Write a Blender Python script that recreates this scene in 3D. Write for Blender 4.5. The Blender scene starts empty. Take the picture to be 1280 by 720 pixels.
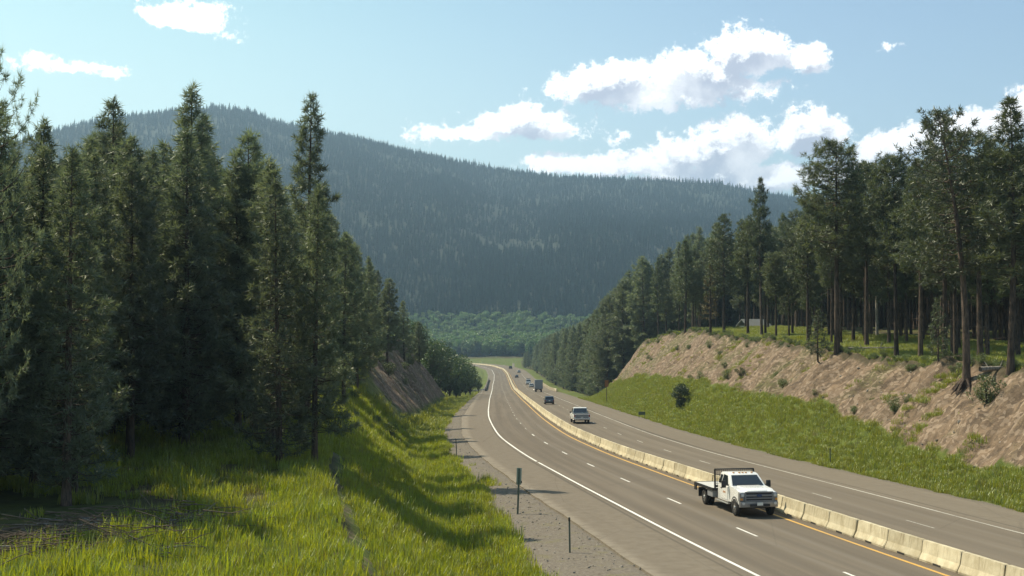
import bpy, bmesh, math, random
import numpy as np
from mathutils import Vector, Matrix, Euler

# ------------------------------------------------------------------ camera, sky, sun, exposure
scene = bpy.context.scene
COL = scene.collection
FPX = 1500.0            # focal length in pixels of a 1280 wide frame
cam_data = bpy.data.cameras.new("camera")
cam_data.sensor_width = 36.0
cam_data.lens = 36.0 * FPX / 1280.0
cam_data.clip_start = 0.5
cam_data.clip_end = 20000
cam = bpy.data.objects.new("camera", cam_data)
cam.location = (0, 0, 0)
cam.rotation_euler = (math.radians(90 + 1.337), 0, 0)
COL.objects.link(cam)
scene.camera = cam

SUN_AZ_LEFT = 57.0      # degrees to the left of straight ahead
SUN_EL = 52.0
sd = Vector((-math.sin(math.radians(SUN_AZ_LEFT)) * math.cos(math.radians(SUN_EL)),
             math.cos(math.radians(SUN_AZ_LEFT)) * math.cos(math.radians(SUN_EL)),
             math.sin(math.radians(SUN_EL))))
sun_data = bpy.data.lights.new("sun", 'SUN')
sun_data.energy = 4.6
sun_data.angle = math.radians(0.53)
sun_data.color = (1.0, 0.89, 0.68)
sun = bpy.data.objects.new("sun", sun_data)
sun.rotation_euler = sd.to_track_quat('Z', 'Y').to_euler()
sun.location = (-60, 40, 80)
COL.objects.link(sun)

SKY_STRENGTH = 0.124
HAZE_DENSITY = 0.00017
scene.view_settings.view_transform = 'Standard'
scene.view_settings.look = 'None'
scene.view_settings.exposure = 0.55
scene.view_settings.gamma = 1.0
scene.view_settings.use_curve_mapping = False
scene.render.engine = 'CYCLES'
scene.cycles.max_bounces = 6
scene.cycles.diffuse_bounces = 3
scene.cycles.glossy_bounces = 2
scene.cycles.transmission_bounces = 4
scene.cycles.transparent_max_bounces = 8
scene.cycles.volume_bounces = 0
scene.cycles.use_denoising = True
scene.cycles.use_adaptive_sampling = True
scene.cycles.adaptive_threshold = 0.015
scene.cycles.caustics_reflective = False
scene.cycles.caustics_refractive = False

world = bpy.data.worlds.new("World")
scene.world = world
world.use_nodes = True


class NT:
    """tiny node helper"""
    def __init__(s, tree):
        s.t = tree
        s.n = tree.nodes
        s.l = tree.links
    def add(s, kind, **kw):
        n = s.n.new(kind)
        for k, v in kw.items():
            setattr(n, k, v)
        return n
    def put(s, sock, v):
        if isinstance(v, bpy.types.NodeSocket):
            s.l.new(v, sock)
        else:
            sock.default_value = v
    def math(s, op, a, b=None, c=None, clamp=False):
        n = s.n.new('ShaderNodeMath'); n.operation = op; n.use_clamp = clamp
        s.put(n.inputs[0], a)
        if b is not None: s.put(n.inputs[1], b)
        if c is not None: s.put(n.inputs[2], c)
        return n.outputs[0]
    def mix(s, fac, a, b, blend='MIX'):
        n = s.n.new('ShaderNodeMix'); n.data_type = 'RGBA'; n.blend_type = blend
        n.clamp_factor = True
        s.put(n.inputs[0], fac)
        for sk, v in ((n.inputs[6], a), (n.inputs[7], b)):
            if not isinstance(v, bpy.types.NodeSocket) and len(v) == 3:
                v = (*v, 1)
            s.put(sk, v)
        return n.outputs[2]
    def noise(s, vec, scale, detail=4, rough=0.55, dist=0.0):
        n = s.n.new('ShaderNodeTexNoise')
        if vec is not None: s.l.new(vec, n.inputs['Vector'])
        n.inputs['Scale'].default_value = scale
        n.inputs['Detail'].default_value = detail
        n.inputs['Roughness'].default_value = rough
        n.inputs['Distortion'].default_value = dist
        return n.outputs[0]
    def ramp(s, v, lo, hi, a=0.0, b=1.0, smooth=True):
        n = s.n.new('ShaderNodeMapRange')
        n.interpolation_type = 'SMOOTHSTEP' if smooth else 'LINEAR'
        s.put(n.inputs[0], v)
        n.inputs[1].default_value = lo; n.inputs[2].default_value = hi
        n.inputs[3].default_value = a; n.inputs[4].default_value = b
        return n.outputs[0]
    def scalevec(s, vec, sc):
        n = s.n.new('ShaderNodeVectorMath'); n.operation = 'MULTIPLY'
        s.l.new(vec, n.inputs[0]); n.inputs[1].default_value = sc
        return n.outputs[0]


def build_world():
    h = NT(world.node_tree)
    h.n.clear()
    out = h.add('ShaderNodeOutputWorld')
    bg = h.add('ShaderNodeBackground')
    sky = h.add('ShaderNodeTexSky', sky_type='NISHITA')
    sky.sun_disc = False
    sky.sun_elevation = math.radians(SUN_EL)
    sky.sun_rotation = math.radians(-SUN_AZ_LEFT)
    sky.altitude = 900
    sky.air_density = 1.0
    sky.dust_density = 1.6
    sky.ozone_density = 0.7
    tc = h.add('ShaderNodeTexCoord')
    sep = h.add('ShaderNodeSeparateXYZ')
    h.l.new(tc.outputs['Generated'], sep.inputs[0])
    x, y, z = sep.outputs
    # azimuth and elevation in milliradians of the real sky
    az = h.math('MULTIPLY', h.math('ARCTAN2', x, y), 1000.0)
    el = h.math('MULTIPLY', h.math('ARCSINE', z), 1000.0)
    cmb = h.add('ShaderNodeCombineXYZ')
    h.l.new(az, cmb.inputs[0]); h.l.new(el, cmb.inputs[1])
    P = cmb.outputs[0]
    # the camera's tone: greenish near the sun, clean blue away from it
    toward = h.ramp(az, -420, 330)
    tint = h.mix(toward, (0.94, 1.10, 0.80, 1), (0.93, .96, .88, 1))
    base = h.mix(1.0, sky.outputs[0], tint, 'MULTIPLY')
    low = h.ramp(el, -20, 330, 1.0, 0.0)
    thin = h.mix(h.math('MULTIPLY', h.math('MULTIPLY', low, h.ramp(az, -430, 500, 1.0, 0.10)), 0.72), base, (6.3, 6.6, 6.5, 1))

    def field(group_blobs, shift, warp):
        """height field of a cloud group: ellipses whose outline is broken up by noise"""
        add = h.add('ShaderNodeVectorMath', operation='ADD')
        h.l.new(P, add.inputs[0]); add.inputs[1].default_value = (shift[0], shift[1], 0)
        Q = add.outputs[0]
        sp = h.add('ShaderNodeSeparateXYZ'); h.l.new(Q, sp.inputs[0])
        f = None
        for (cx, cy, rx, ry) in group_blobs:
            v = h.add('ShaderNodeVectorMath', operation='MULTIPLY_ADD')
            h.l.new(Q, v.inputs[0])
            v.inputs[1].default_value = (1 / rx, 1 / ry, 0)
            v.inputs[2].default_value = (-cx / rx, -cy / ry, 0)
            ln = h.add('ShaderNodeVectorMath', operation='LENGTH')
            h.l.new(v.outputs[0], ln.inputs[0])
            kk = min(1.0, max(.16, ry / 15.0))
            d = h.math('MULTIPLY_ADD', ln.outputs['Value'], -kk, kk + .12 * (1 - kk))
            f = d if f is None else h.math('SMOOTH_MAX', f, d, 0.18)
        n1 = h.noise(h.scalevec(Q, (1, 1.5, 1)), 0.030, 7, 0.60, 0.3)
        n2 = h.noise(Q, 0.075, 9, 0.70)
        n = h.math('MULTIPLY', h.math('SUBTRACT', n1, 0.5), warp)
        n = h.math('ADD', n, h.math('MULTIPLY', h.math('SUBTRACT', n2, 0.5), 1.8))
        n3 = h.noise(Q, 0.28, 6, 0.65)
        n = h.math('ADD', n, h.math('MULTIPLY', h.math('SUBTRACT', n3, 0.5), .45))
        return h.math('ADD', f, n)

    def px(bl):
        o = []
        for (X, Y, rx, ry) in bl:
            o.append(((X - 640) / 1.5 * 0.985, (395 - Y) / 1.5 * 0.985, rx / 1.5, ry / 1.5))
        return o
    blobs = px([(215, 28, 40, 17), (262, 32, 33, 20), (238, 36, 48, 12), (290, 53, 12, 4),
                (70, 97, 30, 8), (110, 101, 30, 8), (152, 104, 16, 9), (4, 72, 18, 14),
                (935, 72, 62, 38), (1012, 84, 30, 22), (870, 92, 90, 32), (770, 98, 62, 28), (735, 108, 55, 26), (840, 112, 150, 26),
                (655, 150, 85, 22), (575, 163, 75, 13), (700, 160, 50, 16),
                (1010, 172, 62, 36), (920, 182, 80, 38), (860, 190, 60, 26), (790, 205, 70, 20), (715, 202, 80, 16),
                (1110, 188, 70, 26), (1200, 170, 60, 20), (1262, 150, 40, 26), (960, 222, 230, 22), (776, 172, 14, 8),
                (1112, 71, 9, 4)])
    # the same kind of fair-weather clouds elsewhere round the sky
    rr = random.Random(5)
    for k in range(9):
        a = (rr.uniform(700, 5600)); a = a if a < 3141 else a - 6283
        e = rr.uniform(130, 420)
        blobs += [(a, e, rr.uniform(70, 130), rr.uniform(20, 36))]
    f0 = field(blobs, (0, 0), 1.5)
    f1 = field(blobs, (-7, 15), 1.5)      # the same cloud, looked up a little toward the sun
    dens = h.ramp(f0, 0.0, 0.34)
    thick = h.ramp(f1, 0.05, 0.6)
    body = h.ramp(h.noise(P, 0.020, 5, 0.55), 0.30, 0.62)
    shade = h.math('MULTIPLY', thick, h.math('ADD', h.math('MULTIPLY', body, 0.6), 0.45), clamp=True)
    away = h.ramp(az, -230, -60)           # thin clouds next to the sun are lit right through
    shade = h.math('MULTIPLY', shade, away)
    ccol = h.mix(shade, (10.2, 10.0, 9.8, 1), (3.5, 3.7, 4.5, 1))
    res = h.mix(dens, thin, ccol)
    h.l.new(res, bg.inputs[0])
    bg.inputs[1].default_value = SKY_STRENGTH
    h.l.new(bg.outputs[0], out.inputs[0])


build_world()

rng = np.random.default_rng(11)
R = random.Random(7)

# ------------------------------------------------------------------ the lie of the land (metres; camera at 0,0,0)
_z = np.array([0, 45, 57, 68.5, 102, 127.5, 170, 255, 446, 620, 690, 780, 900, 1100], float)
_old = np.array([0, 45, 57, 71, 108, 140, 195, 290, 480], float)
_k = np.array([1, 1, .99, .965, .945, .91, .872, .88, .93])
_D = list(_k * (7.67 + .045 * _old)) + [32.6, 34.0, 35.0, 35.4, 35.4]


def _smooth_interp(xs, ys, lo, hi, n=1200, w=12):
    g = np.linspace(lo, hi, n)
    v = np.interp(g, xs, ys)
    k = np.hanning(2 * w + 3); k /= k.sum()
    pad = len(k) // 2
    vp = np.concatenate([2 * v[0] - v[pad:0:-1], v, 2 * v[-1] - v[-2:-pad - 2:-1]])
    return g, np.convolve(vp, k, 'valid')


_gy, _gD = _smooth_interp(_z, _D, 0, 1100, 1101, 14)


def Dof(y):
    return np.interp(y, _gy, _gD)


_barpx = [(1219, 718.8), (1170, 704), (1128.6, 689), (1091.5, 677.8), (1057, 665), (1027.7, 656.4), (1002.4, 647), (865, 599.7), (825, 585),
          (780.7, 570), (753.3, 558.6), (721.6, 545.3), (700.5, 532.2), (684.5, 521.4), (672.8, 511.7), (657.3, 499), (645.6, 488.4),
          (640.7, 481.6), (637.8, 474.7), (634.9, 468), (630, 462), (618.4, 458.2)]
_pts = []
_zz = np.linspace(5, 1100, 40000)
_dd = Dof(_zz)
for (a, b) in _barpx:
    e = (b - 395) / FPX * _zz - _dd
    i = int(np.argmax(e > 0))
    _pts.append(((a - 640) / FPX * _zz[i], _zz[i]))
_bx = np.array([p[0] for p in _pts]); _by = np.array([p[1] for p in _pts])
_ext_y = np.concatenate([[0, 20], _by])
_ext_x = np.concatenate([[_bx[0] + .125 * _by[0], _bx[0] + .125 * (_by[0] - 20)], _bx])
YEND = _by[-1]
_gx_y, _gx = _smooth_interp(_ext_y, _ext_x, 0, YEND, int(YEND) + 1, 16)


def xc(y):
    y = np.asarray(y, float)
    return np.interp(y, _gx_y, _gx)


def mslope(y):
    return (xc(np.clip(y + 4, 0, YEND)) - xc(np.clip(y - 4, 0, YEND))) / (np.clip(y + 4, 0, YEND) - np.clip(y - 4, 0, YEND) + 1e-9)


def road_u(X, Y):
    Yq = np.clip(Y, 1, YEND - 1)
    m = mslope(Yq); s = np.sqrt(1 + m * m)
    u = (X - xc(Yq)) / s
    Yc = np.clip(Yq + np.clip(u, -60, 60) * m / s, 1, YEND - 1)
    m = mslope(Yc); s = np.sqrt(1 + m * m)
    u2 = (X - xc(Yc)) / s - (Yq - Yc) * m / s
    w = np.clip((np.abs(u) - 40) / 30, 0, 1)
    return u2 * (1 - w) + u * w, Yc


def _hash(ix, iy, seed):
    h = (ix.astype(np.int64) * 374761393 + iy.astype(np.int64) * 668265263 + seed * 974711) & 0xFFFFFFFF
    h = ((h ^ (h >> 13)) * 1274126177) & 0xFFFFFFFF
    return ((h ^ (h >> 16)) & 0xFFFFFF) / float(0xFFFFFF)


def vnoise(x, y, seed=0):
    x = np.asarray(x, float); y = np.asarray(y, float)
    ix = np.floor(x); iy = np.floor(y)
    fx = x - ix; fy = y - iy
    fx = fx * fx * (3 - 2 * fx); fy = fy * fy * (3 - 2 * fy)
    a = _hash(ix, iy, seed); b = _hash(ix + 1, iy, seed)
    c = _hash(ix, iy + 1, seed); d = _hash(ix + 1, iy + 1, seed)
    return (a * (1 - fx) + b * fx) * (1 - fy) + (c * (1 - fx) + d * fx) * fy


def fbm(x, y, oct=4, seed=0):
    v = 0; a = 1; t = 0
    for o in range(oct):
        v = v + a * vnoise(x * 2 ** o, y * 2 ** o, seed + o * 17)
        t += a; a *= .5
    return v / t - .5


def tab(y, ys, vs):
    return np.interp(y, ys, vs)


def pave_l(y): return tab(y, [0, 60, 100, 130, 170, 250, 420, 480, 560, 900], [11.6, 11.7, 12.0, 12.1, 12.2, 12.0, 11.5, 10.4, 10.4, 11])
def pave_r(y): return tab(y, [0, 60, 100, 150, 400, 480, 900], [11.9, 11.9, 12.3, 12.6, 12.8, 12.4, 12.4])
def gravel_l(y): return pave_l(y) + tab(y, [0, 45, 60, 80, 110, 160, 300, 600], [5.0, 4.6, 4.0, 2.9, 2.9, 2.0, 1.6, 1.2])


CL_Y = [0, 35, 60, 100, 150, 200, 235, 250, 262, 280, 300, 900]
CL_V = [22.5, 22.5, 24.5, 24.5, 24.5, 26.5, 26, 25.5, 25, 25, 24, 24]
HL_Y = [0, 35, 60, 100, 150, 200, 232, 250, 265, 285, 310, 500, 800, 900]
HL_V = [1.6, 1.8, 2.3, 4.2, 7.0, 10.5, 12.6, 11.5, 8, 2.0, -1.6, -2, -.8, -.2]
HC_Y = [0, 50, 72, 105, 145, 180, 215, 252, 270, 286, 300, 350, 800, 900]
HC_V = [5.5, 6.3, 7.0, 8.2, 10.4, 12.2, 13.9, 13.2, 9.5, 4, -.4, -1.8, -.8, -.2]
HT_Y = [0, 72, 88, 102, 145, 220, 268, 300, 900]
HT_V = [1.0, 1.2, 2.0, 3.6, 4.6, 5.2, 3.2, -.3, -.2]
VT_Y = [0, 72, 88, 102, 145, 220, 900]; VT_V = [3.6, 3.8, 4.4, 5.6, 6, 6, 6]
VC_Y = [0, 72, 105, 145, 180, 220, 280, 900]; VC_V = [10, 10.5, 12.3, 13, 14, 15, 13, 13]

RIDGE_X = [-900, -300, 0, 30, 60, 100, 150, 200, 240, 275, 310, 340, 400, 450, 500, 560, 620, 700, 760, 830, 900, 950, 1000, 1100, 1300, 1700, 2300]
RIDGE_Y = [330, 240, 180, 167, 158, 148, 140, 134, 129, 127, 133, 145, 158, 168, 181, 193, 206, 215, 218, 220, 223, 235, 243, 256, 285, 330, 360]


def pw(v, bs, hs):
    out = hs[0] + 0 * v
    for i in range(len(bs) - 1):
        t = np.clip((v - bs[i]) / np.maximum(bs[i + 1] - bs[i], 1e-3), 0, 1)
        out = np.where(v > bs[i], hs[i] + (hs[i + 1] - hs[i]) * t, out)
    return out


def terrain(X, Y, want_masks=False):
    X = np.asarray(X, float); Y = np.asarray(Y, float)
    u, Yc = road_u(X, Y)
    Rz = -Dof(Yc)
    O = np.ones_like(Yc)
    # ---- left
    v = -u
    pl = pave_l(Yc); gl = gravel_l(Yc)
    cl = tab(Yc, CL_Y, CL_V) + 1.4 * fbm(Yc / 14, O * 0, 3, 5); hl = tab(Yc, HL_Y, HL_V) * (1 + .18 * fbm(Yc / 18, O, 3, 9))
    cl = np.maximum(cl, gl + 5)
    hL = pw(v, [O * 0, pl - .5, pl, gl, gl + 2, gl + 3.3, cl, cl + 30, cl + 200],
            [-.3 * O, -.3 * O, -.05 * O, -.28 * O, -.75 * O, -.45 * O, hl, hl + 1.0, hl + 5])
    # ---- right
    w = u
    pr = pave_r(Yc)
    Ye = Yc - np.clip((u - 17) * 1.5, 0, 260)
    Yh = np.where(Ye < 252, Yc * 0 + np.minimum(Yc, 252), 252 + np.maximum(Ye - 252, 0))
    hc = tab(Yh, HC_Y, HC_V) + 0.9 * fbm(Yc / 9, O * 3, 3, 21)
    ht = tab(Yc, HT_Y, HT_V) + 1.5 * fbm(Yc / 7, O * 5, 3, 31) * (np.clip(Yc, 0, 260) > 20)
    vt = tab(Yc, VT_Y, VT_V); vc = tab(Yc, VC_Y, VC_V) + 1.2 * fbm(Yc / 8, O * 7, 3, 41)
    plat = hc + np.where(Yh < 252, np.maximum(-(-Dof(np.minimum(Yc, 999)) + Dof(Yc)), 0), 0)
    hR = pw(w, [O * 0, pr - .5, pr, pr + 1.3, pr + 2.0, pr + vt, pr + vc - .3, pr + vc + .5, pr + vc + 60],
            [-.3 * O, -.3 * O, -.05 * O, -.18 * O, -.05 * O, ht, hc - .35, hc, plat + .6])
    H = Rz + np.where(u < 0, hL, hR)
    # ---- rock and rough detail
    near = (Yc < 330)
    rl = np.clip((v - (gl + 3.5)) / 2, 0, 1) * np.clip((cl + .6 - v) / 1.2, 0, 1) * np.clip((hl - 5.5) / 3, 0, 1)
    # a bare strip of cut earth just under the near crest
    rl2 = np.clip((v - (cl - 1.7)) / .6, 0, 1) * np.clip((cl + .2 - v) / .5, 0, 1) * np.clip((6 - hl) / 2, 0, 1) * (Yc < 75)
    rr_ = np.clip((w - (pr + vt)) / 1.2, 0, 1) * np.clip((pr + vc + .5 - w) / .7, 0, 1) * np.clip((hc - 3) / 3, 0, 1)
    rock = np.where(u < 0, np.maximum(rl, .44 * rl2), rr_) * near
    rill = .42 - 2.6 * np.abs(fbm(Yc / 2.3 + 0.1 * u, u / 7.0, 4, 51)) + .5 * fbm(Yc / .8, u / 3.0, 3, 52)
    ledge = fbm(Yc / 2.6 + u * .3, u / .9, 4, 61)
    H = H + np.where((u < 0) & (Yc < 110), np.maximum(rl, .25 * rl2), rock) * (1.3 * rill + 1.0 * ledge + .45 * fbm(Yc / .5, u / .45, 3, 63)) * np.where(u < 0, 1.0, 1.0)
    offroad = np.clip((np.abs(u) - 15.5) / 3, 0, 1)
    H = H + offroad * (1 - rock) * (.35 * fbm(X / 5, Y / 5, 3, 71) + .16 * fbm(X / 1.2, Y / 1.2, 2, 72))
    H = H + np.clip((np.abs(u) - 34) / 30, 0, 1) * np.clip(Y / 60, 0, 1) * 1.6 * fbm(X / 22, Y / 22, 3, 73)
    # ---- beyond: valley floor, then the mountain
    t = X / np.maximum(Y, 1)
    far = np.clip((Y - 900) / 260, 0, 1); far = far * far * (3 - 2 * far)
    vf = -35.5 + 7.5 * np.clip((Y - 990) / 200, 0, 1) + 2 * fbm(X / 70, Y / 70, 3, 81)
    vf = np.where(Y < 1000, np.minimum(vf, -35.6), vf)
    H = H * (1 - far) + vf * far
    Yr = 2700 + 350 * np.sin(t * 3 + .6)
    Hr = (395 - np.interp(640 + t * FPX, RIDGE_X, RIDGE_Y)) / FPX * Yr - 12
    fr = np.clip((Y - 1190) / (Yr - 1190), 0, 1)
    frd = np.clip((Y - Yr) / 2600, 0, 1)
    gul = fbm(t * 9 + 3, Y / 900, 4, 91)
    M = (Hr + 28) * (fr ** .93) * (1 - frd ** 1.2 * .8)
    M = M + 190 * gul * fr * (1 - fr) * 1.6 * (Y > 1190) * (Y < Yr)
    H = np.where(Y > 1190, H + M, H)
    soil = np.clip(1 - np.abs(np.where(u < 0, cl - v, pr + vc - w) - .35 + .5 * fbm(Yc / 2, O, 2, 99)) / .75, 0, 1) * (rock > .1) * (Yc < 330)  # dark lip under the crest: topsoil and overhang shade in one mask
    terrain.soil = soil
    if not want_masks:
        return H
    gravel = ((v > pl - .6) & (v < 60)) * np.clip((gl + .3 - v) / .9, 0, 1) + ((w > pr - .6)) * np.clip((pr + 1.7 - w) / 1.0, 0, 1)
    gravel = np.where(Y < 900, gravel, 0)
    forest = np.where(u < 0, np.clip((v - cl - 1) / 5, 0, 1), np.clip((w - pr - vc - 7) / 10, 0, 1))
    forest = np.where((Yc > 285) & (w > 18.5), 1, forest)
    forest = np.where((t < -.2) & (Y < 56) & (u < 0), np.clip(forest * 1.5 + (-.2 - t) * 8, 0, 1), forest)
    forest = np.where(Y > 1000, 1, forest * (Y < 960))
    return H, rock, np.clip(gravel, 0, 1), forest, u, Yc


def T1(x, y):
    return float(terrain(np.array([x]), np.array([y]))[0])


# ------------------------------------------------------------------ object helpers
def new_mesh(name, verts, faces=None, mat=None, smooth=False):
    me = bpy.data.meshes.new(name)
    if isinstance(verts, np.ndarray) and isinstance(faces, np.ndarray):
        nv, nf, k = len(verts), len(faces), faces.shape[1]
        me.vertices.add(nv); me.vertices.foreach_set('co', verts.astype(np.float32).ravel())
        me.loops.add(nf * k); me.loops.foreach_set('vertex_index', faces.astype(np.int32).ravel())
        me.polygons.add(nf); me.polygons.foreach_set('loop_start', np.arange(0, nf * k, k, dtype=np.int32))
        me.update(calc_edges=True)
    else:
        me.from_pydata([tuple(v) for v in verts], [], [tuple(f) for f in faces or []])
        me.update()
    if mat: me.materials.append(mat)
    me.polygons.foreach_set('use_smooth', np.full(len(me.polygons), bool(smooth)))
    return me


def link(name, data, parent=None, col=None):
    o = bpy.data.objects.new(name, data)
    (col or COL).objects.link(o)
    if parent: o.parent = parent
    return o


def tag(o, label=None, category=None, group=None, kind=None):
    if label: o['label'] = label
    if category: o['category'] = category
    if group: o['group'] = group
    if kind: o['kind'] = kind
    return o


def copy_tree(o, parent=None):
    c = o.copy()
    COL.objects.link(c)
    if parent is not None: c.parent = parent
    for ch in list(o.children):
        copy_tree(ch, c)
    return c


class MB:
    """collects shapes into one mesh"""
    def __init__(s):
        s.bm = bmesh.new()
    def box(s, c, size, bev=0.0, rot=None, seg=1):
        r = bmesh.ops.create_cube(s.bm, size=1)
        vs = r['verts']
        M = Matrix.Translation(c) @ (rot.to_matrix().to_4x4() if rot else Matrix()) @ Matrix.Diagonal((*size, 1))
        bmesh.ops.transform(s.bm, matrix=M, verts=vs)
        if bev > 0:
            es = list({e for v in vs for e in v.link_edges})
            bmesh.ops.bevel(s.bm, geom=es, offset=bev, segments=seg, affect='EDGES', profile=.6)
        return s
    def cyl(s, p0, p1, r0, r1=None, n=10, caps=True):
        r1 = r0 if r1 is None else r1
        p0 = Vector(p0); p1 = Vector(p1); d = p1 - p0
        r = bmesh.ops.create_cone(s.bm, cap_ends=caps, segments=n, radius1=r0, radius2=r1, depth=d.length)
        M = Matrix.Translation((p0 + p1) / 2) @ d.to_track_quat('Z', 'Y').to_matrix().to_4x4()
        bmesh.ops.transform(s.bm, matrix=M, verts=r['verts'])
        return s
    def prism(s, prof, x0, x1, bev=0.0, seg=2, taper=None):
        """side profile (y,z) extruded across x; taper(x,y,z)->x"""
        a = [s.bm.verts.new((x0, p[0], p[1])) for p in prof]
        b = [s.bm.verts.new((x1, p[0], p[1])) for p in prof]
        n = len(prof)
        fs = [s.bm.faces.new(a), s.bm.faces.new(b[::-1])]
        for i in range(n):
            fs.append(s.bm.faces.new((a[i], b[i], b[(i + 1) % n], a[(i + 1) % n])[::-1]))
        if taper:
            for v in a + b: v.co = Vector(taper(*v.co))
        if bev > 0:
            es = list({e for f in fs for e in f.edges})
            bmesh.ops.bevel(s.bm, geom=es, offset=bev, segments=seg, affect='EDGES', profile=.6, clamp_overlap=True)
        return s
    def poly(s, pts):
        s.bm.faces.new([s.bm.verts.new(p) for p in pts]); return s
    def slab(s, pts, t):
        """thin plate from a planar outline, thickness t along its normal"""
        P = [Vector(p) for p in pts]
        n = (P[1] - P[0]).cross(P[2] - P[0]).normalized()
        a = [s.bm.verts.new(p) for p in P]; b = [s.bm.verts.new(p + n * t) for p in P]
        s.bm.faces.new(a[::-1]); s.bm.faces.new(b)
        for i in range(len(P)):
            j = (i + 1) % len(P)
            s.bm.faces.new((a[i], a[j], b[j], b[i]))
        return s
    def mesh(s, name, mat, smooth=False):
        bmesh.ops.recalc_face_normals(s.bm, faces=s.bm.faces)
        me = bpy.data.meshes.new(name); s.bm.to_mesh(me); s.bm.free()
        if mat: me.materials.append(mat)
        if smooth:
            me.polygons.foreach_set('use_smooth', np.ones(len(me.polygons), dtype=bool))
            me.set_sharp_from_angle(angle=math.radians(38))
        return me
    def obj(s, name, mat, parent=None, smooth=False):
        return link(name, s.mesh(name, mat, smooth), parent)


# ------------------------------------------------------------------ materials
def mat_base(name):
    m = bpy.data.materials.new(name); m.use_nodes = True
    h = NT(m.node_tree); h.n.clear()
    out = h.add('ShaderNodeOutputMaterial')
    return m, h, out


def principled(h, out, color, rough=.8, metal=0.0, spec=.3, bump=None, bstr=.3, bdist=.02, coat=0):
    p = h.add('ShaderNodeBsdfPrincipled')
    if not isinstance(color, bpy.types.NodeSocket): color = (*color[:3], 1)
    h.put(p.inputs['Base Color'], color)
    h.put(p.inputs['Roughness'], rough)
    p.inputs['Metallic'].default_value = metal
    p.inputs['Specular IOR Level'].default_value = spec
    p.inputs['Coat Weight'].default_value = coat
    if bump is not None:
        b = h.add('ShaderNodeBump'); b.inputs['Strength'].default_value = bstr; b.inputs['Distance'].default_value = bdist
        h.l.new(bump, b.inputs['Height']); h.l.new(b.outputs[0], p.inputs['Normal'])
    h.l.new(p.outputs[0], out.inputs[0])
    return p


def simple_mat(name, col, rough=.6, metal=0, spec=.4, grime=.15, scale=3.0, coat=0, bstr=.1):
    m, h, out = mat_base(name)
    tc = h.add('ShaderNodeTexCoord')
    n = h.noise(tc.outputs['Object'], scale, 5, .6)
    n2 = h.noise(tc.outputs['Object'], scale * 9, 3, .6)
    c = h.mix(h.ramp(n, .35, .7, 0, grime), (*col, 1), tuple(x * .5 for x in col) + (1,))
    principled(h, out, c, h.ramp(n2, .3, .7, rough - .06, rough + .08), metal, spec, n2, bstr, .004, coat)
    return m


def foliage_mat(name, c_dark, c_light, trans=.35, trans_col=None, vary=.35, warm=(0.16, 0.13, 0.03), warm_amt=.0, nscale=.6, gloss=.075):
    m, h, out = mat_base(name)
    tc = h.add('ShaderNodeTexCoord')
    oi = h.add('ShaderNodeObjectInfo')
    add = h.add('ShaderNodeVectorMath', operation='ADD')
    h.l.new(tc.outputs['Object'], add.inputs[0])
    cx = h.add('ShaderNodeCombineXYZ'); h.l.new(h.math('MULTIPLY', oi.outputs['Random'], 40.0), cx.inputs[0])
    h.l.new(cx.outputs[0], add.inputs[1])
    n = h.noise(add.outputs[0], nscale, 4, .6)
    n2 = h.noise(add.outputs[0], nscale * 9, 2, .6)
    f = h.math('ADD', h.ramp(n, .3, .7, 0, .6), h.ramp(n2, .3, .7, 0, .4))
    c = h.mix(f, (*c_dark, 1), (*c_light, 1))
    c = h.mix(h.math('MULTIPLY', h.ramp(n2, .55, .8), warm_amt), c, (*warm, 1))
    br = h.ramp(oi.outputs['Random'], 0, 1, 1 - vary, 1 + vary, False)
    hs = h.add('ShaderNodeHueSaturation'); h.l.new(c, hs.inputs['Color']); h.l.new(br, hs.inputs['Value'])
    h.put(hs.inputs['Hue'], h.math('ADD', .5, h.math('MULTIPLY', h.math('SUBTRACT', h.math('FRACT', h.math('MULTIPLY', oi.outputs['Random'], 7.3)), .5), .03)))
    d = h.add('ShaderNodeBsdfDiffuse'); h.l.new(hs.outputs[0], d.inputs[0])
    t = h.add('ShaderNodeBsdfTranslucent')
    tcn = h.mix(1.0, hs.outputs[0], (*(trans_col or (1.5, 1.6, .6)), 1), 'MULTIPLY'); h.l.new(tcn, t.inputs[0])
    mx = h.add('ShaderNodeMixShader'); mx.inputs[0].default_value = trans
    h.l.new(d.outputs[0], mx.inputs[1]); h.l.new(t.outputs[0], mx.inputs[2])
    g = h.add('ShaderNodeBsdfGlossy'); g.inputs['Roughness'].default_value = .5; g.inputs[0].default_value = (.8, .85, .75, 1)
    m2 = h.add('ShaderNodeMixShader'); m2.inputs[0].default_value = gloss
    h.l.new(mx.outputs[0], m2.inputs[1]); h.l.new(g.outputs[0], m2.inputs[2])
    h.l.new(m2.outputs[0], out.inputs[0])
    return m


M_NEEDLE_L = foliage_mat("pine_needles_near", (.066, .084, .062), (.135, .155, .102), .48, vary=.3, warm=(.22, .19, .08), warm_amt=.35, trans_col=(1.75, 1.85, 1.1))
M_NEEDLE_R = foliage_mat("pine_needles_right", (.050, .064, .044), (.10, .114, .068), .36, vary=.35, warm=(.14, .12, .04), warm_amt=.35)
M_NEEDLE_BROWN = foliage_mat("pine_needles_drying", (.09, .06, .03), (.16, .11, .05), .25, vary=.2)
M_FAR = foliage_mat("far_conifers", (.017, .038, .030), (.032, .058, .042), .08, vary=.3, nscale=.1, gloss=.0)
M_LEAF = foliage_mat("broadleaf", (.038, .066, .026), (.075, .115, .042), .3, vary=.3, nscale=.3)
M_SHRUB = foliage_mat("shrub_leaves", (.05, .075, .025), (.12, .15, .05), .3, vary=.3)
M_SHRUB_DARK = foliage_mat("dark_shrub_needles", (.022, .042, .026), (.045, .07, .038), .2, vary=.2)
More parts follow.
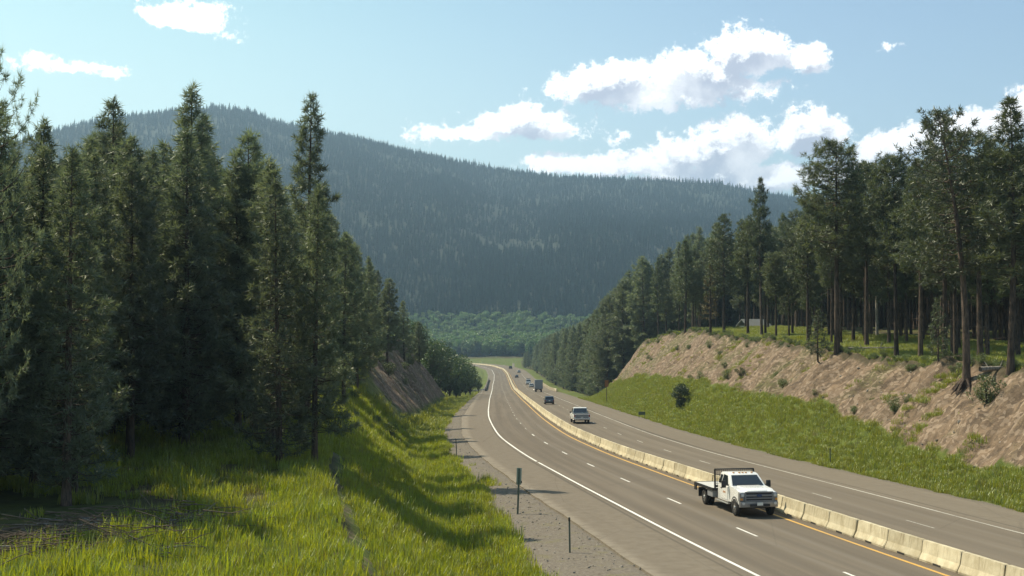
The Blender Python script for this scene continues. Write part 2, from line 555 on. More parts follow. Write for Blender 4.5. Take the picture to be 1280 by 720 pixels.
M_GRASS = foliage_mat("tall_grass", (.14, .178, .020), (.32, .36, .030), .5, trans_col=(1.5, 1.42, .4), vary=.25, warm=(.34, .30, .06), warm_amt=.35, nscale=1.2)
M_GRASS_R = foliage_mat("bank_grass", (.18, .215, .038), (.27, .305, .052), .45, trans_col=(1.35, 1.25, .5), vary=.12, warm=(.33, .29, .07), warm_amt=.5, nscale=.8)
M_DRY = foliage_mat("dry_stalks", (.16, .12, .07), (.28, .22, .13), .2, vary=.3)


def bark_mat(name, a, b):
    m, h, out = mat_base(name)
    tc = h.add('ShaderNodeTexCoord'); oi = h.add('ShaderNodeObjectInfo')
    n = h.noise(h.scalevec(tc.outputs['Object'], (3, 3, .7)), 2.2, 5, .65)
    c = h.mix(h.ramp(n, .35, .65), (*a, 1), (*b, 1))
    hs = h.add('ShaderNodeHueSaturation'); h.l.new(c, hs.inputs['Color']); h.l.new(h.ramp(oi.outputs['Random'], 0, 1, .7, 1.3, False), hs.inputs['Value'])
    principled(h, out, hs.outputs[0], .9, 0, .2, n, .8, .04)
    return m


M_BARK = bark_mat("pine_bark", (.038, .030, .025), (.115, .082, .062))
M_BARK_GREY = bark_mat("weathered_wood", (.16, .14, .12), (.33, .30, .26))


def terrain_mat():
    m, h, out = mat_base("ground_cover")
    geo = h.add('ShaderNodeNewGeometry')
    P = geo.outputs['Position']
    at = h.add('ShaderNodeAttribute', attribute_name='mask')
    sp = h.add('ShaderNodeSeparateColor'); h.l.new(at.outputs['Color'], sp.inputs[0])
    rock, gravel, forest = sp.outputs
    n_big = h.noise(P, .12, 5, .6); n_mid = h.noise(P, .9, 5, .6); n_fine = h.noise(P, 7.0, 5, .65); n_grit = h.noise(P, 26.0, 3, .7)
    # grass-floor
    grass = h.mix(h.ramp(n_mid, .3, .7), (.065, .085, .020, 1), (.12, .145, .030, 1))
    grass = h.mix(h.ramp(n_big, .5, .75, 0, .6), grass, (.19, .16, .06, 1))
    litter = h.mix(h.ramp(n_mid, .35, .7), (.06, .046, .030, 1), (.085, .082, .035, 1))
    farf = h.mix(h.ramp(h.noise(P, .006, 6, .65), .42, .62), (.026, .036, .022, 1), (.042, .050, .034, 1))
    sepP = h.add('ShaderNodeSeparateXYZ'); h.l.new(P, sepP.inputs[0])
    isfar = h.ramp(sepP.outputs[1], 1120, 1230)
    litter = h.mix(isfar, litter, farf)
    c = h.mix(h.math('MULTIPLY', forest, h.math('MAXIMUM', isfar, h.ramp(n_big, .35, .6, .35, 1))), grass, litter)
    # gravel verge
    vor = h.add('ShaderNodeTexVoronoi'); vor.inputs['Scale'].default_value = 14.0; h.l.new(P, vor.inputs['Vector'])
    gcol = h.mix(h.ramp(n_fine, .3, .7), (.115, .098, .078, 1), (.20, .176, .145, 1))
    gcol = h.mix(h.ramp(vor.outputs['Distance'], .0, .5, .35, 0), gcol, (.26, .225, .185, 1))
    gcol = h.mix(h.ramp(n_mid, .52, .72, 0, .45), gcol, (.16, .15, .055, 1))
    gm = h.math('ADD', gravel, h.math('MULTIPLY', h.math('SUBTRACT', n_mid, .5), 1.5))
    gm = h.ramp(gm, .38, .62)
    c = h.mix(h.math('MULTIPLY', gm, h.ramp(gravel, 0.0, .15)), c, gcol)
    # cut rock and earth
    strat = h.noise(h.scalevec(P, (.32, 1.7, .5)), 1.1, 6, .68, .25)
    rcol = h.mix(h.ramp(strat, .32, .68), (.085, .062, .045, 1), (.225, .160, .108, 1))
    rcol = h.mix(h.ramp(n_fine, .5, .75, 0, .45), rcol, (.31, .235, .17, 1))
    rcol = h.mix(h.ramp(n_big, .47, .64, 0, .75), rcol, (.10, .105, .04, 1))
    blk = h.add('ShaderNodeTexVoronoi', feature='DISTANCE_TO_EDGE'); blk.inputs['Scale'].default_value = 1.5
    wv = h.add('ShaderNodeVectorMath', operation='MULTIPLY_ADD'); h.l.new(P, wv.inputs[0]); wv.inputs[1].default_value = (1.0, 1.5, 2.2)
    nv = h.add('ShaderNodeTexNoise'); nv.inputs['Scale'].default_value = 1.2; h.l.new(P, nv.inputs['Vector']); h.l.new(nv.outputs['Color'], wv.inputs[2])
    h.l.new(wv.outputs[0], blk.inputs['Vector'])
    crack = h.ramp(blk.outputs['Distance'], 0, .10, 1, 0)
    rcol = h.mix(h.math('MULTIPLY', crack, h.ramp(n_big, .38, .6, .1, .75)), rcol, (.07, .05, .035, 1))
    vcl = h.add('ShaderNodeTexVoronoi'); vcl.inputs['Scale'].default_value = 3.5; h.l.new(P, vcl.inputs['Vector'])
    sc_ = h.add('ShaderNodeSeparateColor'); h.l.new(vcl.outputs['Color'], sc_.inputs[0])
    rcol = h.mix(h.ramp(sc_.outputs[0], .62, .9, 0, .5), rcol, (.36, .28, .21, 1))
    rcol = h.mix(h.ramp(sc_.outputs[1], .7, .95, 0, .5), rcol, (.10, .075, .055, 1))
    rm = h.ramp(h.math('ADD', rock, h.math('MULTIPLY', h.math('SUBTRACT', n_mid, .5), .9)), .36, .62)
    c = h.mix(h.math('MULTIPLY', rm, h.ramp(rock, 0, .12)), c, rcol)
    c = h.mix(h.math('MULTIPLY', h.ramp(at.outputs['Alpha'], .2, .8), .85), c, (.055, .048, .028, 1))  # darkens the crest lip: topsoil colour plus painted overhang shade
    hgt = h.math('ADD', h.math('MULTIPLY', strat, .6), h.math('ADD', h.math('MULTIPLY', n_fine, .3), h.math('MULTIPLY', n_grit, .12)))
    principled(h, out, c, .95, 0, .15, hgt, .7, .12)
    return m


def asphalt_mat():
    m, h, out = mat_base("worn_asphalt")
    uv = h.add('ShaderNodeUVMap', uv_map='road')
    sp = h.add('ShaderNodeSeparateXYZ'); h.l.new(uv.outputs[0], sp.inputs[0])
    off, st = sp.outputs[0], sp.outputs[1]
    U = uv.outputs[0]
    n_long = h.noise(h.scalevec(U, (1.1, .022, 1)), 1.0, 5, .55)
    n_patch = h.noise(h.scalevec(U, (.3, .05, 1)), 1.0, 4, .6)
    n_fine = h.noise(U, 22, 4, .7)
    n_mid = h.noise(U, 1.6, 4, .6)
    c = h.mix(h.ramp(n_long, .34, .68), (.115, .095, .074, 1), (.162, .135, .105, 1))
    c = h.mix(h.ramp(n_patch, .45, .7, 0, .35), c, (.175, .15, .12, 1))
    # polished wheel paths and oil line: |offset| to lane centres
    def lane(center, w, amt, col):
        nonlocal c
        d = h.math('ABSOLUTE', h.math('SUBTRACT', off, center))
        wob = h.math('ADD', d, h.math('MULTIPLY', h.math('SUBTRACT', n_long, .5), .5))
        c = h.mix(h.ramp(wob, 0, w, amt, 0), c, col)
    for cc in (-2.65, -6.2, 2.95, 6.5):
        for q in (-.85, .85):
            lane(cc + q, .55, .45, (.108, .092, .075, 1))
    for cc in (-4.45, 4.75, -2.65, 6.5):
        lane(cc, .3, .35, (.20, .18, .155, 1))
    # paved shoulders are paler and drier
    sh = h.math('MAXIMUM', h.ramp(off, -8.15, -8.35), h.ramp(off, 8.4, 8.6))
    shc = h.mix(h.ramp(n_mid, .3, .7), (.150, .126, .096, 1), (.190, .162, .126, 1))
    c = h.mix(h.math('MULTIPLY', sh, .85), c, shc)
    c = h.mix(h.ramp(off, .5, 1.2, 0, .4), c, h.mix(h.ramp(n_long, .3, .7), (.150, .125, .096, 1), (.19, .16, .123, 1)))
    # dark joint beside the edge lines
    lane(-8.45, .12, .7, (.07, .06, .05, 1)); lane(8.75, .22, .75, (.06, .052, .045, 1)); lane(.95, .35, .5, (.1, .085, .07, 1))
    # grit swept against the median barrier
    med = h.ramp(h.math('ABSOLUTE', off), .45, .9, 1, 0)
    c = h.mix(h.math('MULTIPLY', med, h.ramp(n_mid, .3, .6, .4, .9)), c, (.11, .085, .06, 1))
    # pale raw edge of the pavement
    c = h.mix(h.math('MULTIPLY', h.ramp(off, -11.0, -11.6), h.ramp(n_mid, .3, .6, .2, .75)), c, (.27, .235, .185, 1))
    # cracks, sealed across the lanes
    vor = h.add('ShaderNodeTexVoronoi', feature='DISTANCE_TO_EDGE'); h.l.new(h.scalevec(U, (.16, .05, 1)), vor.inputs['Vector']); vor.inputs['Scale'].default_value = 1.0
    c = h.mix(h.ramp(vor.outputs['Distance'], .0, .006, .3, 0), c, (.07, .06, .05, 1))
    c = h.mix(h.ramp(n_fine, .3, .7, 0, .35), c, (.24, .215, .185, 1))
    principled(h, out, c, .95, 0, .04, n_fine, .12, .006)
    return m


def paint_mat(name, col, wear=.5):
    m, h, out = mat_base(name)
    geo = h.add('ShaderNodeNewGeometry')
    n = h.noise(geo.outputs['Position'], 6.0, 5, .7); n2 = h.noise(geo.outputs['Position'], .15, 3, .5)
    f = h.math('ADD', h.ramp(n, .45, .75, 0, wear), h.ramp(n2, .4, .7, 0, wear * .6), clamp=True)
    c = h.mix(f, (*col, 1), (.17, .15, .13, 1))
    principled(h, out, c, .7, 0, .3)
    return m


def concrete_mat():
    m, h, out = mat_base("aged_barrier_concrete")
    tc = h.add('ShaderNodeTexCoord'); oi = h.add('ShaderNodeObjectInfo')
    add = h.add('ShaderNodeVectorMath', operation='ADD'); h.l.new(tc.outputs['Object'], add.inputs[0])
    cx = h.add('ShaderNodeCombineXYZ'); h.l.new(h.math('MULTIPLY', oi.outputs['Random'], 90.0), cx.inputs[1]); h.l.new(cx.outputs[0], add.inputs[1])
    O = add.outputs[0]
    sp = h.add('ShaderNodeSeparateXYZ'); h.l.new(tc.outputs['Object'], sp.inputs[0])
    n = h.noise(O, 1.6, 6, .65); streak = h.noise(h.scalevec(O, (1, 5, .5)), 1.5, 5, .7); f = h.noise(O, 30, 3, .7)
    c = h.mix(h.ramp(n, .3, .7), (.44, .375, .25, 1), (.60, .535, .385, 1))
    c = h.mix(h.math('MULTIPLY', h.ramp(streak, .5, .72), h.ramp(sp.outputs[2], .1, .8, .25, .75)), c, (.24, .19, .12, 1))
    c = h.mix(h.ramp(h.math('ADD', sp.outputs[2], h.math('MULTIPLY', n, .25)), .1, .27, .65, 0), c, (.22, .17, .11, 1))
    c = h.mix(h.ramp(f, .6, .8, 0, .4), c, (.75, .68, .5, 1))
    br = h.ramp(oi.outputs['Random'], 0, 1, .82, 1.12, False)
    hs = h.add('ShaderNodeHueSaturation'); h.l.new(c, hs.inputs['Color']); h.l.new(br, hs.inputs['Value'])
    principled(h, out, hs.outputs[0], .92, 0, .2, h.math('ADD', n, h.math('MULTIPLY', f, .3)), .4, .015)
    return m


M_GROUND = terrain_mat()
M_ASPHALT = asphalt_mat()
M_WHITE = paint_mat("white_road_paint", (.80, .78, .72), .35)
M_WHITE_WORN = paint_mat("worn_white_road_paint", (.50, .47, .41), .8)
M_YELLOW = paint_mat("yellow_road_paint", (.62, .36, .08), .4)
M_CONCRETE = concrete_mat()
M_DARKGAP = simple_mat("dark_gap_and_slot_shade", (.03, .028, .025), .9)
M_GALV = simple_mat("galvanised_steel", (.34, .35, .34), .45, .6)
M_DARKSTEEL_SHADE = simple_mat("dark_steel_and_parapet_shade", (.09, .08, .07), .7, .3)
M_POST = simple_mat("dull_green_post", (.10, .13, .10), .6, .3)
M_SIGNBACK = simple_mat("sign_back_aluminium", (.33, .39, .34), .5, .4)
M_BROWNSIGN = simple_mat("brown_sign", (.30, .13, .06), .6)
M_CARWHITE = simple_mat("white_car_paint", (.80, .80, .78), .28, 0, .5, .10, 1.5, .4)
M_CARGREY = simple_mat("blue_grey_car_paint", (.10, .12, .16), .3, .3, .5, .1, 1.5, .4)
M_CARSILVER = simple_mat("silver_car_paint", (.33, .35, .37), .35, .4, .5, .1, 1.5, .4)
M_CARDARK = simple_mat("dark_car_paint", (.03, .032, .036), .3, .2, .5, .1, 1.5, .4)
M_BLACK = simple_mat("black_steel", (.022, .022, .024), .5, .2)
M_TRIM = simple_mat("black_plastic_trim", (.03, .03, .032), .65)
M_GLASS = simple_mat("tinted_glass", (.018, .024, .028), .08, 0, .8, .02, 1, .3, 0)
M_TYRE = simple_mat("tyre_rubber", (.025, .024, .023), .85)
M_RIM = simple_mat("polished_rim", (.45, .45, .45), .3, .8)
M_CHROME = simple_mat("chrome", (.50, .51, .53), .22, .9)
M_GRILLE = simple_mat("grille_grey", (.20, .205, .215), .4, .3)
M_CHROMEDULL = simple_mat("dusty_chrome_bumper", (.28, .285, .30), .35, .6)
M_LAMP = simple_mat("headlamp_lens", (.55, .56, .56), .12, 0, .8)
M_TAIL = simple_mat("tail_lamp_red", (.30, .02, .015), .25, 0, .6)
M_AMBER = simple_mat("amber_marker_lens", (.62, .26, .03), .25, 0, .6)
M_DECK = simple_mat("pale_aluminium_deck", (.62, .60, .55), .5, .1, .4, .25)
M_PLATE = simple_mat("licence_plate_white", (.7, .7, .66), .5)
M_EMBLEM = simple_mat("dark_blue_emblem", (.03, .06, .16), .3)
M_DECAL = simple_mat("faded_orange_decal", (.45, .25, .14), .6)
M_TRAILER = simple_mat("grey_panel_and_tailgate_shade", (.27, .28, .30), .5, .1, .4, .2)
M_STONE = simple_mat("loose_stone", (.30, .27, .23), .95, 0, .15, .5, 4)
M_DARKDEBRIS = simple_mat("dark_brush", (.17, .13, .10), .95, 0, .1, .5, 2)

# ------------------------------------------------------------------ terrain sheet
def seq(*parts):
    out = []
    for a, b, s in parts:
        n = max(1, int(round((b - a) / s)))
        out += list(np.linspace(a, b, n, endpoint=False))
    out.append(parts[-1][1])
    return np.array(out)


rows = seq((-120, 0, 12), (0, 24, 2), (24, 44, .7), (44, 130, .38), (130, 200, .6), (200, 300, .8), (300, 420, 3), (420, 900, 8), (900, 1240, 12),
           (1240, 3400, 26), (3400, 6000, 200))
cols = seq((-3600, -800, 160), (-800, -300, 50), (-300, -120, 15), (-120, -60, 6), (-60, -30, 1.8), (-30, -17, .5), (-17, -10.4, .45), (-10.4, 10.4, 2.6),
           (10.4, 16, .5), (16, 28, .34), (28, 36, .7), (36, 70, 2.4), (70, 160, 9), (160, 300, 20), (300, 800, 25), (800, 3600, 140))
# far rows spread the same columns out evenly so the mountain has no coarse middle
rx = np.linspace(-1, 1, len(cols))
Yg, Cg = np.meshgrid(rows, cols, indexing='ij')
_, Rg = np.meshgrid(rows, rx, indexing='ij')
wf = np.clip((Yg - 950) / 250, 0, 1)
Xg = (Cg + xc(np.clip(Yg, 0, YEND))) * (1 - wf) + Rg * (500 + Yg * 0.95) * wf
H, rock, gravel, forest, ug, ycg = terrain(Xg, Yg, True)
nr, nc = Xg.shape
V = np.stack([Xg, Yg, H], -1).reshape(-1, 3)
idx = np.arange(nr * nc).reshape(nr, nc)
F = np.stack([idx[:-1, :-1], idx[:-1, 1:], idx[1:, 1:], idx[1:, :-1]], -1).reshape(-1, 4)
me = new_mesh("ground", V, F, M_GROUND, True)
ca = me.color_attributes.new('mask', 'FLOAT_COLOR', 'POINT')
cc = np.ones((nr * nc, 4), np.float32)
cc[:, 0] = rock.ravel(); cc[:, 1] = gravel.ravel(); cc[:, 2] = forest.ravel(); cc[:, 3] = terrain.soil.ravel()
ca.data.foreach_set('color', cc.ravel())
tag(link("ground", me), kind='structure')

# ------------------------------------------------------------------ road centre path (follows the median)
ys = np.concatenate([np.arange(4, 300, 1.0), np.arange(300, YEND, 4.0)])
path = np.stack([xc(ys), ys], -1)
tail = [path[-1]]
ang = math.atan2(path[-1][0] - path[-2][0], path[-1][1] - path[-2][1])
p = path[-1].copy()
for k in range(60):
    ang = max(ang - .032, -1.42)
    p = p + 5 * np.array([math.sin(ang), math.cos(ang)])
    tail.append(p.copy())
path = np.concatenate([path, np.array(tail[1:])])
seg = np.hypot(*np.diff(path, axis=0).T)
ST = np.concatenate([[0], np.cumsum(seg)])
tan = np.gradient(path, axis=0); tan /= np.hypot(tan[:, 0], tan[:, 1])[:, None]
nrm = np.stack([tan[:, 1], -tan[:, 0]], -1)
pz = -Dof(np.minimum(path[:, 1], 1000))
s_of_y = lambda y: float(np.interp(y, ys, ST[:len(ys)]))


def rp(s, off, dz=0.0):
    x = np.interp(s, ST, path[:, 0]); y = np.interp(s, ST, path[:, 1])
    nx = np.interp(s, ST, nrm[:, 0]); ny = np.interp(s, ST, nrm[:, 1])
    z = np.interp(s, ST, pz)
    return np.stack([x + nx * off, y + ny * off, z + dz + 0 * off], -1)


def ribbon_verts(s, o0, o1, dz):
    a = rp(s, o0, dz); b = rp(s, o1, dz)
    return a, b


def ribbon(name, s, o0, o1, dz, mat, skirt=0.0):
    s = np.asarray(s, float)
    o0 = np.broadcast_to(o0, s.shape).astype(float); o1 = np.broadcast_to(o1, s.shape).astype(float)
    nlat = 2
    a = rp(s, o0, dz); b = rp(s, o1, dz)
    rowsv = [a, b]; offs = [o0, o1]
    if skirt:
        a2 = a.copy(); a2[:, 2] -= skirt; b2 = b.copy(); b2[:, 2] -= skirt
        rowsv = [a2, a, b, b2]; offs = [o0, o0, o1, o1]
    Vv = np.stack(rowsv, 1).reshape(-1, 3)
    k = len(rowsv); n = len(s)
    id_ = np.arange(n * k).reshape(n, k)
    Ff = np.stack([id_[:-1, :-1], id_[:-1, 1:], id_[1:, 1:], id_[1:, :-1]], -1).reshape(-1, 4)
    me = new_mesh(name, Vv, Ff, mat)
    uvl = me.uv_layers.new(name='road')
    UV = np.stack([np.stack(offs, 1).ravel(), np.repeat(s, k)], -1)
    uvl.data.foreach_set('uv', UV[Ff.ravel()].astype(np.float32).ravel())
    return me


yst = np.interp(ST, ST, path[:, 1])
Lo = -pave_l(yst) - .12 * fbm(ST / 2.5, ST * 0, 3, 3) * 2
Ro = pave_r(yst) + .12 * fbm(ST / 2.5, ST * 0 + 5, 3, 4) * 2
tag(link("road", ribbon("road", ST, Lo, Ro, 0.0, M_ASPHALT, .35)), kind='structure')


def w_off(y): return tab(y, [0, 45, 100, 200, 300, 460, 560, 700, 900], [-7.75, -7.85, -8.1, -8.5, -8.45, -8.35, -8.2, -8.0, -8.0])


def line_part(name, s0, s1, off, w, mat, parent, dz=.009):
    inner = ST[(ST > s0) & (ST < s1)]
    s = np.concatenate([[s0], inner, [s1]])
    o = off(np.interp(s, ST, path[:, 1])) if callable(off) else off + 0 * s
    return link(name, ribbon(name, s, o - w / 2, o + w / 2, dz, mat), parent)


smax = ST[-1]
markings = tag(bpy.data.objects.new("road_markings", None), kind='structure'); COL.objects.link(markings)
gap_s = s_of_y(96.5)
line_part("edge_line", 6, gap_s, w_off, .16, M_WHITE, markings)
line_part("edge_line", gap_s + .9, smax, w_off, .17, M_WHITE, markings)
line_part("edge_line", 6, smax, lambda y: tab(y, [0, 56, 84, 130, 900], [7.85, 7.87, 8.15, 8.3, 8.3]), .15, M_WHITE_WORN, markings)
line_part("median_line", 6, smax, -.95, .17, M_YELLOW, markings)
line_part("median_line", 6, smax, 1.15, .15, M_YELLOW, markings)
s0 = s_of_y(46.3) - 3.05 * 0
k = -3
while s0 + 12.19 * k < 520:
    a = s0 + 12.19 * k
    if a > 8:
        line_part("lane_dash", a - 2.6, a + .2, lambda y: tab(y, [0, 60, 150, 400], [-4.35, -4.4, -4.6, -4.5]), .12, M_WHITE if k < 8 else M_WHITE_WORN, markings)
        # worn ones of the other carriageway
        line_part("lane_dash", a + 2.2 + 8.3, a + 2.2 + 11.2, lambda y: tab(y, [0, 60, 120, 400], [4.75, 4.75, 4.95, 4.8]), .11, M_WHITE_WORN, markings)
    k += 1


# ------------------------------------------------------------------ median barrier, one precast section after another
def barrier_mesh(seed):
    L = 3.05 - .08
    prof = [(-.30, 0), (-.30, .08), (-.17, .33), (-.085, .81), (.085, .81), (.17, .33), (.30, .08), (.30, 0)]
    bm = bmesh.new()
    rr = random.Random(seed)
    nseg = 8
    cuts = [-L / 2, -L / 2 + .05, -.55, -.17, .17, .55, L / 2 - .05, L / 2]
    # drainage slot under the middle: left uncut, a dark box is set on later
    rings = []
    for ci, y in enumerate(cuts):
        ins = .02 if ci in (0, len(cuts) - 1) else 0
        chip = [rr.uniform(-.012, .012) for _ in prof]
        rings.append([bm.verts.new(((abs(x) - ins) * (1 if x > 0 else -1) + ch, y, max(z - (ins if z > .7 else 0), 0))) for (x, z), ch in zip(prof, chip)])
    for i in range(len(cuts) - 1):
        slot = False
        for j in range(len(prof) - 1):
            bm.faces.new((rings[i][j], rings[i][j + 1], rings[i + 1][j + 1], rings[i + 1][j]))
    bm.faces.new(rings[0]); bm.faces.new(rings[-1][::-1])
    # slots stay uncut; dark boxes on both feet stand in for them
    bmesh.ops.recalc_face_normals(bm, faces=bm.faces)
    me = bpy.data.meshes.new("barrier_section")
    bm.to_mesh(me); bm.free()
    me.materials.append(M_CONCRETE)
    return me


def slot_mesh():
    # the slot: a solid box, dark for the shade inside the opening, set against the foot of the section
    mb = MB()
    mb.box((0, .0, .045), (.05, .62, .075))
    return mb.mesh("drain_slot", M_DARKGAP)


bar_meshes = [barrier_mesh(i) for i in range(4)]
SLOT = slot_mesh()
JOINT = MB().box((0, 1.525, .39), (.12, .078, .72)).mesh("joint_key", M_DARKGAP)
nb = 0
rights = []; lefts = []
s = s_of_y(38)
truck_s = s_of_y(61)
ords = ["first", "second", "third", "fourth", "fifth", "sixth", "seventh", "eighth"]
first_right = None
while nb < 292:
    c = rp(np.array([s]), np.array([0.0]))[0]; c2 = rp(np.array([s + 1.0]), np.array([0.0]))[0]; c0 = rp(np.array([s - 1.0]), np.array([0.0]))[0]
    d = Vector(c2 - c0).normalized()
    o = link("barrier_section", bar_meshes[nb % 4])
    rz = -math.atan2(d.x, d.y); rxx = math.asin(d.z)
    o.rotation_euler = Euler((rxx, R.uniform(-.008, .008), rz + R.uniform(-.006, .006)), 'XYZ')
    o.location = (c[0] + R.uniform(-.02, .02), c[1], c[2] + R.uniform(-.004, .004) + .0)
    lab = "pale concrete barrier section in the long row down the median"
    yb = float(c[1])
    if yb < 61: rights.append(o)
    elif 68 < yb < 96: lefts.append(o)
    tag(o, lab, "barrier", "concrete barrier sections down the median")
    if nb < 40:
        for sx in (-.285, .285): link("drain_slot", SLOT, o).location = (sx, 0, 0)
        jk = link("joint_key", JOINT, o)
    s += 3.05; nb += 1


for k, o in enumerate(reversed(rights)):
    if k < 8: o['label'] = "%s median barrier section to the right of the white flatbed truck" % ords[k]
for k, o in enumerate(lefts):
    if k < 8: o['label'] = "%s median barrier section showing behind the flatbed truck's deck" % ords[k]

# ------------------------------------------------------------------ instancing of stuff
def scatter(name, mesh_list, pts, rots, scls, idx, label=None, category=None):
    col = bpy.data.collections.new(name + "_kinds")
    for i, (mname, mesh) in enumerate(mesh_list):
        ob = bpy.data.objects.new("%s_kind_%02d" % (name, i), mesh)
        col.objects.link(ob)
    me = bpy.data.meshes.new(name)
    n = len(pts)
    me.vertices.add(n); me.vertices.foreach_set('co', np.asarray(pts, np.float32).ravel())
    a = me.attributes.new('rot', 'FLOAT_VECTOR', 'POINT'); a.data.foreach_set('vector', np.asarray(rots, np.float32).ravel())
    a = me.attributes.new('scl', 'FLOAT_VECTOR', 'POINT'); a.data.foreach_set('vector', np.asarray(scls, np.float32).ravel())
    a = me.attributes.new('idx', 'INT', 'POINT'); a.data.foreach_set('value', np.asarray(idx, np.int32))
    ob = link(name, me)
    ng = bpy.data.node_groups.new(name + "_nodes", 'GeometryNodeTree')
    ng.interface.new_socket('Geometry', in_out='INPUT', socket_type='NodeSocketGeometry')
    ng.interface.new_socket('Geometry', in_out='OUTPUT', socket_type='NodeSocketGeometry')
    gi = ng.nodes.new('NodeGroupInput'); go = ng.nodes.new('NodeGroupOutput')
    iop = ng.nodes.new('GeometryNodeInstanceOnPoints')
    ci = ng.nodes.new('GeometryNodeCollectionInfo')
    ci.inputs['Collection'].default_value = col
    ci.inputs['Separate Children'].default_value = True
    ci.inputs['Reset Children'].default_value = True
    iop.inputs['Pick Instance'].default_value = True
    L = ng.links
    L.new(gi.outputs[0], iop.inputs['Points']); L.new(ci.outputs[0], iop.inputs['Instance'])
    for nm, dt, sk in (('rot', 'FLOAT_VECTOR', 'Rotation'), ('scl', 'FLOAT_VECTOR', 'Scale'), ('idx', 'INT', 'Instance Index')):
        na = ng.nodes.new('GeometryNodeInputNamedAttribute'); na.data_type = dt; na.inputs['Name'].default_value = nm
        L.new(na.outputs['Attribute'], iop.inputs[sk])
    L.new(iop.outputs[0], go.inputs[0])
    md = ob.modifiers.new('instances', 'NODES'); md.node_group = ng
    tag(ob, label, category, kind='stuff')
    return ob


# ------------------------------------------------------------------ trees
def needle_tris(centers, dirs, n_per, length, width, r, spread=1.0):
    """centers (N,3), dirs (N,3) unit: tufts of narrow triangles"""
    N = len(centers)
    c = np.repeat(centers, n_per, 0); d = np.repeat(dirs, n_per, 0)
    q = r.normal(size=(N * n_per, 3)); q /= np.linalg.norm(q, axis=1)[:, None]
    dd = d * .55 + q * spread; dd /= np.linalg.norm(dd, axis=1)[:, None]
    side = np.cross(dd, r.normal(size=dd.shape)); side /= np.linalg.norm(side, axis=1)[:, None] + 1e-9
    ln = length * r.uniform(.6, 1.2, (N * n_per, 1)); w = width * r.uniform(.7, 1.3, (N * n_per, 1))
    c = c + q * length * .15
    a = c - side * w * .5; b = c + side * w * .5; t = c + dd * ln
    Vv = np.stack([a, b, t], 1).reshape(-1, 3)
    return Vv


def tubes(segs, nside=5):
    """segs: list of (p0,p1,r0,r1)"""
    Vs = []; Fs = []; base = 0
    for p0, p1, r0, r1 in segs:
        p0 = np.array(p0, float); p1 = np.array(p1, float); d = p1 - p0; L = np.linalg.norm(d)
        if L < 1e-6: continue
        d /= L
        a = np.cross(d, [0, 0, 1]) if abs(d[2]) < .9 else np.cross(d, [1, 0, 0])
        a /= np.linalg.norm(a); b = np.cross(d, a)
        th = np.linspace(0, 2 * np.pi, nside, endpoint=False)
        ring = np.cos(th)[:, None] * a + np.sin(th)[:, None] * b
        Vs += [p0 + ring * r0, p1 + ring * r1]
        for i in range(nside):
            j = (i + 1) % nside
            Fs.append((base + i, base + j, base + nside + j, base + nside + i))
        base += 2 * nside
    return np.concatenate(Vs), np.array(Fs)


